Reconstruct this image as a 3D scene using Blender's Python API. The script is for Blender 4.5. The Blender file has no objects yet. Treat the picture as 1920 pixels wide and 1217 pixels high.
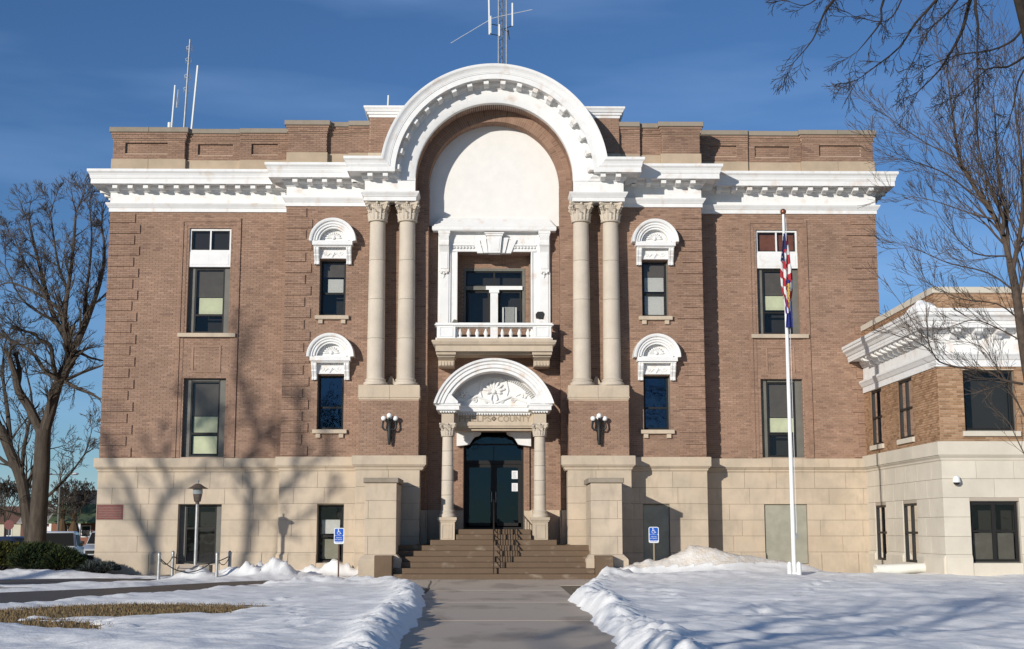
import bpy, math, random
import numpy as np
from mathutils import Vector, Matrix, Euler
random.seed(7); RNG = np.random.RandomState(11)
R = math.radians; PI = math.pi
S = bpy.context.scene; COL = S.collection

# ------------------------------------------------------------------ camera, world, sun, exposure
CAM_H, PITCH, YAW, FPX = 1.45, R(8.65), R(0.77), 2531.0
cd = bpy.data.cameras.new('camera'); cam = bpy.data.objects.new('camera', cd); COL.objects.link(cam)
cd.sensor_width = 36; cd.lens = 36*FPX/1920; cd.clip_end = 4000; cd.clip_start = .1
cam.location = (0, 0, CAM_H); cam.rotation_euler = (R(90)+PITCH, 0, -YAW); S.camera = cam

SUN_AZ, SUN_EL = R(34.5), R(14.5)       # the sun stands behind the camera, to the left
W = bpy.data.worlds.new('World'); S.world = W; W.use_nodes = True
nt = W.node_tree; nt.nodes.clear()
out = nt.nodes.new('ShaderNodeOutputWorld'); bg = nt.nodes.new('ShaderNodeBackground')
sky = nt.nodes.new('ShaderNodeTexSky'); sky.sky_type = 'NISHITA'; sky.sun_disc = False
sky.sun_elevation = SUN_EL; sky.sun_rotation = PI+SUN_AZ
sky.air_density = 1.0; sky.dust_density = 0.0; sky.ozone_density = 3.2; sky.altitude = 700
# faint high streaks of cirrus, everywhere in the sky
tc = nt.nodes.new('ShaderNodeTexCoord'); mp = nt.nodes.new('ShaderNodeMapping')
mp.inputs['Scale'].default_value = (1.2, 1.2, 7); mp.inputs['Rotation'].default_value = (.1, .25, 0)
nz = nt.nodes.new('ShaderNodeTexNoise'); nz.inputs['Scale'].default_value = 2.2; nz.inputs['Detail'].default_value = 5; nz.inputs['Roughness'].default_value = .5
rp = nt.nodes.new('ShaderNodeValToRGB'); rp.color_ramp.elements[0].position = .44; rp.color_ramp.elements[1].position = .80
rp.color_ramp.elements[1].color = (.22, .22, .22, 1)
mx = nt.nodes.new('ShaderNodeMixRGB'); mx.inputs[2].default_value = (9, 10, 12, 1)
tn = nt.nodes.new('ShaderNodeVectorMath'); tn.operation = 'MULTIPLY'; tn.inputs[1].default_value = (.68, .88, 1.12)
nt.links.new(tc.outputs['Generated'], mp.inputs[0]); nt.links.new(mp.outputs[0], nz.inputs['Vector'])
nt.links.new(nz.outputs[0], rp.inputs[0]); nt.links.new(rp.outputs[0], mx.inputs[0]); nt.links.new(sky.outputs[0], mx.inputs[1])
nt.links.new(mx.outputs[0], tn.inputs[0]); nt.links.new(tn.outputs[0], bg.inputs[0]); bg.inputs[1].default_value = 0.105
nt.links.new(bg.outputs[0], out.inputs[0])
sl = bpy.data.lights.new('sun', 'SUN'); sl.energy = 5.0; sl.angle = R(.53); sl.color = (1, .95, .87)
so = bpy.data.objects.new('sun', sl); COL.objects.link(so)
SD = Vector((-math.sin(SUN_AZ)*math.cos(SUN_EL), -math.cos(SUN_AZ)*math.cos(SUN_EL), math.sin(SUN_EL)))
so.rotation_euler = SD.to_track_quat('Z', 'Y').to_euler(); so.location = SD*60
S.view_settings.view_transform = 'Standard'; S.view_settings.look = 'None'
S.view_settings.exposure = -0.27; S.view_settings.gamma = 1; S.view_settings.use_curve_mapping = False

# ------------------------------------------------------------------ helpers
def ray(px, py):
    u = (px-960)/FPX; v = (608.5-py)/FPX
    f = Vector((math.sin(YAW)*math.cos(PITCH), math.cos(YAW)*math.cos(PITCH), math.sin(PITCH)))
    r = Vector((math.cos(YAW), -math.sin(YAW), 0))
    up = Vector((-math.sin(YAW)*math.sin(PITCH), -math.cos(YAW)*math.sin(PITCH), math.cos(PITCH)))
    return f+u*r+v*up
def at(px, py, Y):          # measured point of the photograph at distance Y
    d = ray(px, py); t = Y/d.y
    return Vector((d.x*t, Y, CAM_H+d.z*t))
def spot(px, py, z=0):      # measured point on the ground
    d = ray(px, py); t = (z-CAM_H)/d.z
    return (d.x*t, d.y*t)
def lerp(a, b, t): return a+(b-a)*t

class MB:
    def __init__(s): s.v = []; s.f = []
    def quad(s, a, b, c, d):
        n = len(s.v); s.v += [tuple(a), tuple(b), tuple(c), tuple(d)]; s.f.append((n, n+1, n+2, n+3)); return s
    def box(s, x0, x1, y0, y1, z0, z1):
        n = len(s.v)
        s.v += [(x0,y0,z0),(x1,y0,z0),(x1,y1,z0),(x0,y1,z0),(x0,y0,z1),(x1,y0,z1),(x1,y1,z1),(x0,y1,z1)]
        s.f += [(n,n+3,n+2,n+1),(n+4,n+5,n+6,n+7),(n,n+1,n+5,n+4),(n+1,n+2,n+6,n+5),(n+2,n+3,n+7,n+6),(n+3,n,n+4,n+7)]; return s
    def cbox(s, x0, x1, y0, y1, z0, z1, c=.01):   # box with chamfered front (-Y) edges
        n = len(s.v)
        s.v += [(x0,y1,z0),(x1,y1,z0),(x1,y1,z1),(x0,y1,z1),(x0,y0+c,z0),(x1,y0+c,z0),(x1,y0+c,z1),(x0,y0+c,z1),
                (x0+c,y0,z0+c),(x1-c,y0,z0+c),(x1-c,y0,z1-c),(x0+c,y0,z1-c)]
        q = lambda *a: s.f.append(tuple(n+i for i in a))
        q(3,2,1,0); q(0,1,5,4); q(1,2,6,5); q(2,3,7,6); q(3,0,4,7); q(4,5,9,8); q(5,6,10,9); q(6,7,11,10); q(7,4,8,11); q(8,9,10,11); return s
    def loft(s, rings, close_u=True, caps=True):
        n = len(s.v); m = len(rings[0])
        for r in rings: s.v += [tuple(p) for p in r]
        for i in range(len(rings)-1):
            for j in range(m if close_u else m-1):
                k = (j+1) % m; a = n+i*m
                s.f.append((a+j, a+k, a+m+k, a+m+j))
        if caps and close_u:
            s.f.append(tuple(n+j for j in reversed(range(m)))); s.f.append(tuple(n+(len(rings)-1)*m+j for j in range(m)))
        return s
    def tube(s, pts, rad, n=6, caps=True):
        pts = [Vector(p) for p in pts]
        if not hasattr(rad, '__len__'): rad = [rad]*len(pts)
        rings = []; up = None
        for i, p in enumerate(pts):
            d = (pts[min(i+1, len(pts)-1)]-pts[max(i-1, 0)])
            if d.length < 1e-9: d = Vector((0,0,1))
            d.normalize()
            if up is None: up = Vector((0,0,1)) if abs(d.z) < .9 else Vector((1,0,0))
            a = d.cross(up)
            if a.length < 1e-4: a = d.cross(Vector((1,.3,0)))
            a.normalize(); b = d.cross(a); up = -b
            rings.append([p+a*(rad[i]*math.cos(2*PI*k/n))+b*(rad[i]*math.sin(2*PI*k/n)) for k in range(n)])
        return s.loft(rings, True, caps)
    def lathe(s, prof, cx=0, cy=0, cz=0, n=24, a0=0, a1=2*PI):
        full = abs(a1-a0-2*PI) < 1e-6; m = n if full else n+1
        base = len(s.v)
        for r, z in prof:
            for k in range(m):
                a = a0+(a1-a0)*k/n; s.v.append((cx+r*math.cos(a), cy+r*math.sin(a), cz+z))
        for i in range(len(prof)-1):
            for k in range(n):
                k2 = (k+1) % m; a = base+i*m
                s.f.append((a+k, a+k2, a+m+k2, a+m+k))
        if full:
            s.f.append(tuple(base+k for k in reversed(range(m)))); s.f.append(tuple(base+(len(prof)-1)*m+k for k in range(m)))
        return s
    def prism(s, poly, y0, y1):       # poly in (x,z), extruded along Y
        return s.loft([[(x, y0, z) for x, z in poly], [(x, y1, z) for x, z in poly]])
    def xprism(s, poly, x0, x1):      # poly in (y,z), extruded along X
        return s.loft([[(x0, y, z) for y, z in poly], [(x1, y, z) for y, z in poly]])
    def sphere(s, c, r, n=12, sz=1):
        prof = [(max(r*math.sin(PI*i/n), 1e-4), -r*sz*math.cos(PI*i/n)) for i in range(n+1)]
        return s.lathe(prof, c[0], c[1], c[2], n=n+4)
    def mirror(s):
        m = MB(); m.v = [(-x, y, z) for x, y, z in s.v]; m.f = [tuple(reversed(f)) for f in s.f]; return m
    def add(s, o, off=(0,0,0)):
        n = len(s.v); s.v += [(x+off[0], y+off[1], z+off[2]) for x, y, z in o.v]; s.f += [tuple(i+n for i in f) for f in o.f]; return s
    def mesh(s, name, mat=None, smooth=False, fix=False):
        me = bpy.data.meshes.new(name); me.from_pydata(s.v, [], s.f)
        if fix:
            import bmesh
            bm = bmesh.new(); bm.from_mesh(me); bmesh.ops.recalc_face_normals(bm, faces=bm.faces); bm.to_mesh(me); bm.free()
        if mat: me.materials.append(mat)
        if smooth:
            me.polygons.foreach_set('use_smooth', [True]*len(me.polygons))
            try: me.set_sharp_from_angle(angle=R(35))
            except Exception: pass
        me.update(); return me
def setp(o, parent):
    if parent is not None:
        o.parent = parent
        if parent.parent is None and parent.type == 'EMPTY':
            o.matrix_parent_inverse = (Matrix.Translation(parent.location) @ parent.rotation_euler.to_matrix().to_4x4()).inverted()
def obj(name, mb, mat=None, parent=None, smooth=False, loc=None, kind=None, fix=True, label=None):
    me = mb if isinstance(mb, bpy.types.Mesh) else mb.mesh(name, mat, smooth, fix)
    o = bpy.data.objects.new(name, me); COL.objects.link(o)
    if loc is not None: o.location = loc
    setp(o, parent)
    if kind: o['kind'] = kind
    if label: o['label'] = label
    return o
def tag(o, label, cat, group=None, kind=None):
    o['label'] = label; o['category'] = cat
    if group: o['group'] = group
    if kind: o['kind'] = kind
    return o
def thing(name, loc, label, cat, group=None):
    o = bpy.data.objects.new(name, None); COL.objects.link(o); o.location = loc; o.empty_display_size = .3
    return tag(o, label, cat, group)
def kids(o): return [c for c in bpy.data.objects if c.parent == o]
def copy_tree(o, parent=None):
    c = o.copy(); COL.objects.link(c)
    if parent is not None: c.parent = parent
    for ch in kids(o):
        if ch is not c: copy_tree(ch, c)
    return c

# ------------------------------------------------------------------ materials
def M(name, col, rough=.8, spec=.3, metal=0, var=0, scale=3, bump=0, bscale=40, detail=4, col2=None, rand=0, island=0, ramp=None, stretch=None, bdist=.01):
    m = bpy.data.materials.new(name); m.use_nodes = True; t = m.node_tree; b = t.nodes['Principled BSDF']
    b.inputs['Roughness'].default_value = rough; b.inputs['Metallic'].default_value = metal
    b.inputs['Specular IOR Level'].default_value = spec
    co = t.nodes.new('ShaderNodeNewGeometry'); vec = co.outputs['Position']
    if stretch:
        mpn = t.nodes.new('ShaderNodeMapping'); mpn.inputs['Scale'].default_value = stretch
        t.links.new(vec, mpn.inputs[0]); vec = mpn.outputs[0]
    cur = t.nodes.new('ShaderNodeRGB'); cur.outputs[0].default_value = (*col, 1); cur = cur.outputs[0]
    if ramp:
        src = co.outputs['Random Per Island']
        r = t.nodes.new('ShaderNodeValToRGB'); r.color_ramp.interpolation = 'LINEAR'
        els = r.color_ramp.elements
        while len(els) < len(ramp): els.new(.5)
        for e, (p, c) in zip(els, ramp): e.position = p; e.color = (*c, 1)
        t.links.new(src, r.inputs[0]); cur = r.outputs[0]
    def mul(cur, fac_socket, lo, hi):
        mr = t.nodes.new('ShaderNodeMapRange'); mr.inputs['To Min'].default_value = lo; mr.inputs['To Max'].default_value = hi
        t.links.new(fac_socket, mr.inputs['Value'])
        hs = t.nodes.new('ShaderNodeVectorMath'); hs.operation = 'SCALE'
        t.links.new(cur, hs.inputs[0]); t.links.new(mr.outputs[0], hs.inputs['Scale']); return hs.outputs[0]
    if rand:
        oi = t.nodes.new('ShaderNodeObjectInfo'); cur = mul(cur, oi.outputs['Random'], 1-rand, 1+rand)
    if col2 is not None or var:
        n = t.nodes.new('ShaderNodeTexNoise'); n.inputs['Scale'].default_value = scale; n.inputs['Detail'].default_value = detail; n.inputs['Roughness'].default_value = .6
        t.links.new(vec, n.inputs['Vector'])
        mr = t.nodes.new('ShaderNodeMapRange'); mr.inputs['From Min'].default_value = .35; mr.inputs['From Max'].default_value = .68
        t.links.new(n.outputs[0], mr.inputs['Value'])
        if col2 is not None:
            mxx = t.nodes.new('ShaderNodeMixRGB'); t.links.new(mr.outputs[0], mxx.inputs[0]); t.links.new(cur, mxx.inputs[1]); mxx.inputs[2].default_value = (*col2, 1); cur = mxx.outputs[0]
        if var: cur = mul(cur, mr.outputs[0], 1-var, 1+var)
    t.links.new(cur, b.inputs['Base Color'])
    if bump:
        n = t.nodes.new('ShaderNodeTexNoise'); n.inputs['Scale'].default_value = bscale; n.inputs['Detail'].default_value = 6
        t.links.new(co.outputs['Position'], n.inputs['Vector'])
        bp = t.nodes.new('ShaderNodeBump'); bp.inputs['Strength'].default_value = bump; bp.inputs['Distance'].default_value = bdist
        t.links.new(n.outputs[0], bp.inputs['Height']); t.links.new(bp.outputs[0], b.inputs['Normal'])
    m['b'] = 1
    return m
def add_layer(m, col, scale, lo, hi, amount=1, stretch=(1,1,1), detail=5, offset=0):   # a stain layer over the base colour
    t = m.node_tree; b = t.nodes['Principled BSDF']; src = b.inputs['Base Color'].links[0].from_socket
    g = t.nodes.new('ShaderNodeNewGeometry'); mpn = t.nodes.new('ShaderNodeMapping'); mpn.inputs['Scale'].default_value = stretch; mpn.inputs['Location'].default_value = (offset,)*3
    n = t.nodes.new('ShaderNodeTexNoise'); n.inputs['Scale'].default_value = scale; n.inputs['Detail'].default_value = detail
    t.links.new(g.outputs['Position'], mpn.inputs[0]); t.links.new(mpn.outputs[0], n.inputs['Vector'])
    mr = t.nodes.new('ShaderNodeMapRange'); mr.inputs['From Min'].default_value = lo; mr.inputs['From Max'].default_value = hi; mr.inputs['To Max'].default_value = amount
    t.links.new(n.outputs[0], mr.inputs['Value'])
    mxx = t.nodes.new('ShaderNodeMixRGB'); t.links.new(mr.outputs[0], mxx.inputs[0]); t.links.new(src, mxx.inputs[1]); mxx.inputs[2].default_value = (*col, 1)
    t.links.new(mxx.outputs[0], b.inputs['Base Color']); return m

BR = [(0, (.215,.130,.093)), (.12, (.275,.170,.117)), (.5, (.298,.186,.129)), (.88, (.322,.202,.141)), (1, (.355,.228,.163))]
m_brick = M('brown_brick', (.3,.2,.1), .85, ramp=BR, var=.13, scale=.55, bump=.3, bscale=60)
m_mortar = M('tan_mortar', (.47,.35,.255), .9, var=.12, scale=.8)
m_rev = M('brick_reveal', (.275,.175,.13), .85, var=.2, scale=9, bump=.3, bscale=30)
BR2 = [(0, (.24,.135,.07)), (.3, (.33,.19,.105)), (.6, (.37,.22,.128)), (1, (.43,.27,.165))]
add_layer(m_brick, (.20,.13,.09), .45, .54, .80, .35, (1,1,.5), offset=7)
add_layer(m_brick, (.46,.36,.28), 1.6, .66, .86, .35, (1.8,1.8,.22), offset=2)
m_brick2 = M('orange_brown_brick', (.3,.2,.1), .85, ramp=BR2, var=.12, scale=.6, bump=.3, bscale=60)
m_mortar2 = M('pale_mortar', (.55,.45,.33), .9)
m_stone = M('buff_limestone', (.49,.405,.305), .85, var=.08, scale=1.3, rand=.07, bump=.35, bscale=28, col2=(.53,.43,.32))
add_layer(m_stone, (.33,.27,.20), 3.0, .54, .78, .5, (1.6,1.6,.35))
add_layer(m_stone, (.56,.44,.31), .9, .52, .7, .5, (1,1,1), offset=5)
m_col = M('column_stone', (.55,.475,.38), .8, var=.07, scale=1.6, rand=.05, bump=.3, bscale=30)
add_layer(m_col, (.42,.35,.27), 2.0, .58, .8, .4, (1.5,1.5,.4))
m_stone_d = M('weathered_coping', (.33,.28,.21), .9, var=.2, scale=3, rand=.1, bump=.4, bscale=25, col2=(.25,.21,.17))
m_tan = M('tan_parapet_stone', (.43,.335,.235), .85, var=.1, scale=1.5, rand=.06, bump=.3, bscale=28)
m_joint = M('stone_joint', (.20,.16,.11), .9)
m_stone2 = M('pale_limestone', (.60,.54,.44), .85, var=.06, scale=1.3, rand=.04, bump=.25, bscale=30)
m_joint2 = M('pale_joint', (.40,.34,.27), .9)
m_white = M('white_paint', (.77,.76,.735), .6, var=.035, scale=2.5, bump=.12, bscale=14)
add_layer(m_white, (.55,.35,.20), 2.6, .57, .78, .5, (1.2,1.2,1.0), offset=3)
add_layer(m_white, (.55,.53,.49), 7, .6, .8, .35, (1,1,.25))
m_white2 = M('stucco_panel', (.77,.745,.70), .8, var=.03, scale=3, bump=.25, bscale=50)
m_drab = M('grey_trim', (.145,.14,.12), .6, var=.1, scale=3)
m_dark = M('bronze_sash', (.020,.019,.018), .5, spec=.2)
m_black = M('black_iron', (.016,.017,.016), .5, spec=.4, var=.2, scale=30)
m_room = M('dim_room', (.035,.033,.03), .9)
m_blind = M('green_blind', (.66,.69,.50), .8, var=.07, scale=4)
m_blindw = M('white_blind', (.80,.80,.78), .7)
m_red = M('red_brown_shade', (.22,.085,.05), .8, var=.2, scale=4)
m_grey = M('grey_infill', (.33,.32,.255), .85, var=.1, scale=3, bump=.2, bscale=30)
m_plaque = M('maroon_plaque', (.17,.055,.05), .6, var=.25, scale=14, stretch=(1,1,5))
m_step = M('wet_brown_step', (.16,.104,.062), .65, var=.18, scale=2.2, col2=(.12,.078,.048), bump=.4, bscale=18, rand=.06)
add_layer(m_step, (.34,.28,.21), 2.4, .58, .76, .6, (1,1,1.6), offset=5)
m_iron = M('galvanised', (.38,.38,.37), .45, metal=.6, var=.15, scale=9)
m_pole = M('white_pole', (.78,.78,.75), .35, spec=.5)
m_gold = M('copper_ball', (.25,.10,.06), .35, metal=.6)
m_copper = M('brown_cap', (.15,.11,.085), .6, var=.2, scale=14)
m_lampg = M('lamp_glass', (.42,.44,.42), .3)
m_globe = M('opal_globe', (.85,.85,.83), .25, spec=.5)
m_bark = M('grey_brown_bark', (.075,.060,.046), .95, var=.3, scale=6, bump=.8, bscale=22, stretch=(1,1,.25), bdist=.03)
m_bark2 = M('brown_bark', (.085,.062,.046), .95, var=.3, scale=9, bump=.6, bscale=30)
m_twig = M('grey_twig', (.105,.085,.068), .95)
m_bark3 = M('dark_bark', (.035,.027,.021), .95, var=.3, scale=9, bump=.5, bscale=30)
m_sign = M('sign_blue', (.012,.10,.48), .4)
m_signw = M('sign_white', (.78,.80,.82), .4)
m_rust = M('brown_post', (.10,.06,.045), .8, var=.3, scale=20)
m_conc = M('concrete_slab', (.60,.50,.39), .85, var=.10, scale=1.1, rand=.03, bump=.25, bscale=45, col2=(.49,.40,.31))
add_layer(m_conc, (.34,.27,.21), .9, .54, .64, .7, (1,.45,1), offset=9)
add_layer(m_conc, (.70,.66,.60), 7, .66, .74, .5, (1,1,1), offset=1)
m_path = M('wet_path', (.13,.105,.085), .6, var=.25, scale=1.5, bump=.3, bscale=30, col2=(.085,.07,.055))
m_grass = M('dry_grass', (.20,.14,.07), .95, var=.25, scale=5, bump=1, bscale=45, col2=(.17,.125,.065), bdist=.03)
m_pipe = M('white_pipe', (.80,.78,.70), .5, var=.04, scale=4)
m_roofm = M('roofing', (.12,.11,.10), .9)

def glass(name, gl=(.85,.85,.85), thr=.85, ior=1.5):
    m = bpy.data.materials.new(name); m.use_nodes = True; t = m.node_tree; t.nodes.clear()
    o = t.nodes.new('ShaderNodeOutputMaterial'); mixs = t.nodes.new('ShaderNodeMixShader')
    tr = t.nodes.new('ShaderNodeBsdfTransparent'); tr.inputs[0].default_value = (thr, thr, thr*.98, 1)
    gs = t.nodes.new('ShaderNodeBsdfGlossy'); gs.inputs['Roughness'].default_value = .02; gs.inputs[0].default_value = (*gl, 1)
    fr = t.nodes.new('ShaderNodeFresnel'); fr.inputs[0].default_value = ior
    n = t.nodes.new('ShaderNodeTexNoise'); n.inputs['Scale'].default_value = 1.6; g = t.nodes.new('ShaderNodeNewGeometry'); t.links.new(g.outputs['Position'], n.inputs['Vector'])
    bp = t.nodes.new('ShaderNodeBump'); bp.inputs['Strength'].default_value = .06; bp.inputs['Distance'].default_value = .1
    t.links.new(n.outputs[0], bp.inputs['Height']); t.links.new(bp.outputs[0], gs.inputs['Normal'])
    t.links.new(fr.outputs[0], mixs.inputs[0]); t.links.new(tr.outputs[0], mixs.inputs[1]); t.links.new(gs.outputs[0], mixs.inputs[2]); t.links.new(mixs.outputs[0], o.inputs[0])
    return m
m_glass = glass('window_glass'); m_glass2 = glass('blue_reflection_glass', gl=(.30,.44,.66), thr=.5, ior=2.2); m_glass3 = glass('door_glass', gl=(.20,.29,.36), thr=.5, ior=2.1)  # blue gloss colour paints the sky reflection into small lower windows and doors

def attr_mat(name, rough=.8, spec=.3, bump=0):
    m = bpy.data.materials.new(name); m.use_nodes = True; t = m.node_tree; b = t.nodes['Principled BSDF']
    a = t.nodes.new('ShaderNodeAttribute'); a.attribute_name = 'Col'; t.links.new(a.outputs[0], b.inputs['Base Color'])
    b.inputs['Roughness'].default_value = rough; b.inputs['Specular IOR Level'].default_value = spec
    return m
# ------------------------------------------------------------------ ground shape
def sstep(a, b, x):
    t = np.clip((x-a)/(b-a), 0, 1); return t*t*(3-2*t)
def gz(x, y):
    x = np.asarray(x, float); y = np.asarray(y, float)
    z = .10*sstep(3.5, 8, x)*sstep(20, 33, y)*(1+.6*sstep(36.8, 39, y))*(1-sstep(40, 44.5, y))
    z = z-.35*sstep(50, 60, y)
    return z
def gzf(x, y): return float(gz(x, y))
def vnoise(x, y, seed=0):
    rs = np.random.RandomState(seed); T = rs.rand(256, 256)
    xi = np.floor(x).astype(int); yi = np.floor(y).astype(int); fx = x-xi; fy = y-yi
    fx = fx*fx*(3-2*fx); fy = fy*fy*(3-2*fy)
    a = T[xi & 255, yi & 255]; b = T[(xi+1) & 255, yi & 255]; c = T[xi & 255, (yi+1) & 255]; d = T[(xi+1) & 255, (yi+1) & 255]
    return (a*(1-fx)+b*fx)*(1-fy)+(c*(1-fx)+d*fx)*fy
def fbm(x, y, sc, oct=4, seed=0):
    s = 0; amp = 1; tot = 0
    for i in range(oct):
        s = s+amp*vnoise(x*sc+17*i, y*sc+31*i, seed+i); tot += amp; amp *= .5; sc *= 2.03
    return s/tot-.5
def grid_mesh(name, xs, ys, zf):
    X, Y = np.meshgrid(xs, ys); Z = zf(X, Y)
    v = np.stack([X.ravel(), Y.ravel(), Z.ravel()], 1); nx = len(xs); ny = len(ys)
    i = (np.arange(ny-1)[:, None]*nx+np.arange(nx-1)[None, :]).ravel()
    f = np.stack([i, i+1, i+nx+1, i+nx], 1)
    return v, f
def np_mesh(name, v, f, mat, smooth=True):
    me = bpy.data.meshes.new(name); me.vertices.add(len(v)); me.vertices.foreach_set('co', v.astype(np.float32).ravel())
    k = f.shape[1]; me.loops.add(len(f)*k); me.loops.foreach_set('vertex_index', f.astype(np.int32).ravel())
    me.polygons.add(len(f)); me.polygons.foreach_set('loop_start', np.arange(0, len(f)*k, k, dtype=np.int32)); me.polygons.foreach_set('loop_total', np.full(len(f), k, np.int32))
    if smooth: me.polygons.foreach_set('use_smooth', np.ones(len(f), bool))
    me.materials.append(mat); me.update(calc_edges=True); me.validate(); return me
xs = np.concatenate([[-1500,-700,-300,-150,-90,-60], np.arange(-45, 45.1, 1.5), [60,90,150,300,700,1500]])
ys = np.concatenate([[-400,-150,-60,-30,-10], np.arange(0, 66, 1.5), [70,80,100,140,200,300,500,900,2500]])
v, f = grid_mesh('ground', xs, ys, gz)
obj('ground', np_mesh('ground', v, f, m_grass), kind='structure')

# ================================================================== COURTHOUSE
CH = thing('courthouse', (0, 45, 0), 'large brown brick courthouse with white arched cornice and limestone base', 'courthouse')
def part(name, mb, mat, smooth=False, label=None, kind=None, parent=None, loc=None, fix=True):
    return obj(name, mb, mat, parent or CH, smooth, loc, kind, fix, label)

# planes: map (u along wall, d outward, z)
def PF(Y): return lambda u, d, z: (u, Y-d, z)
def PL(X): return lambda u, d, z: (X-d, u, z)      # faces -X
def PR(X): return lambda u, d, z: (X+d, u, z)      # faces +X
def bricks(mb, u0, u1, z0, z1, P, holes=(), L=.205, h=.0575, m=.009, pr=.013, zr=3.8, only=None):
    k0 = int(math.floor((z0-zr)/(h+m))); k = k0
    while True:
        zb = zr+k*(h+m)+m*.5; zt = zb+h; k += 1
        if zb > z1-.02: break
        zb = max(zb, z0); zt = min(zt, z1)
        if zt-zb < .015: continue
        zm = (zb+zt)/2; iv = [(u0, u1)] if only is None else only(zm)
        for hl in holes:
            if callable(hl):
                r = hl(zm)
                if r is None: continue
                a, b = r
            else:
                if not (hl[2] < zm < hl[3]): continue
                a, b = hl[0], hl[1]
            niv = []
            for p, q in iv:
                if b <= p or a >= q: niv.append((p, q)); continue
                if a > p: niv.append((p, a))
                if b < q: niv.append((b, q))
            iv = niv
        off = (k % 2)*.5*(L+m)
        for p, q in iv:
            s = math.floor((p-off)/(L+m))*(L+m)+off
            while s < q:
                a = max(s, p); b = min(s+L, q); s += L+m
                if b-a < .025: continue
                n = len(mb.v); d = pr*random.uniform(.8, 1.2)
                mb.v += [P(a,0,zb),P(b,0,zb),P(b,0,zt),P(a,0,zt),P(a,d,zb),P(b,d,zb),P(b,d,zt),P(a,d,zt)]
                mb.f += [(n+4,n+5,n+6,n+7),(n,n+1,n+5,n+4),(n+1,n+2,n+6,n+5),(n+2,n+3,n+7,n+6),(n+3,n,n+4,n+7)]
def backing(mb, rv, u0, u1, z0, z1, P, holes=(), dep=.3):
    us = sorted({u0, u1, *[h[0] for h in holes], *[h[1] for h in holes]}); zs = sorted({z0, z1, *[h[2] for h in holes], *[h[3] for h in holes]})
    us = [u for u in us if u0-1e-6 <= u <= u1+1e-6]; zs = [z for z in zs if z0-1e-6 <= z <= z1+1e-6]
    for i in range(len(us)-1):
        for j in range(len(zs)-1):
            um = (us[i]+us[i+1])/2; zm = (zs[j]+zs[j+1])/2
            if any(h[0] < um < h[1] and h[2] < zm < h[3] for h in holes): continue
            mb.quad(P(us[i],0,zs[j]),P(us[i+1],0,zs[j]),P(us[i+1],0,zs[j+1]),P(us[i],0,zs[j+1]))
            mb.quad(P(us[i],-.14,zs[j]),P(us[i+1],-.14,zs[j]),P(us[i+1],-.14,zs[j+1]),P(us[i],-.14,zs[j+1]))
    for a, b, c, d in holes:
        for (p, q) in (((a,c),(a,d)),((b,c),(b,d)),((a,c),(b,c)),((a,d),(b,d))):
            rv.quad(P(p[0],0.004,p[1]),P(q[0],0.004,q[1]),P(q[0],-dep,q[1]),P(p[0],-dep,p[1]))

def reveals(name, rv, mat, parent=None):
    for i in range(0, len(rv.f), 4):
        m_ = MB()
        for f_ in rv.f[i:i+4]: m_.quad(*[rv.v[k] for k in f_])
        obj(name, m_, mat, parent or CH, fix=False)
ZB, ZT = 3.8, 12.17
XW, XP = 13.05, 6.93
YW, YP, YF, YR = 45.0, 44.1, 43.3, 44.6
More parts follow.
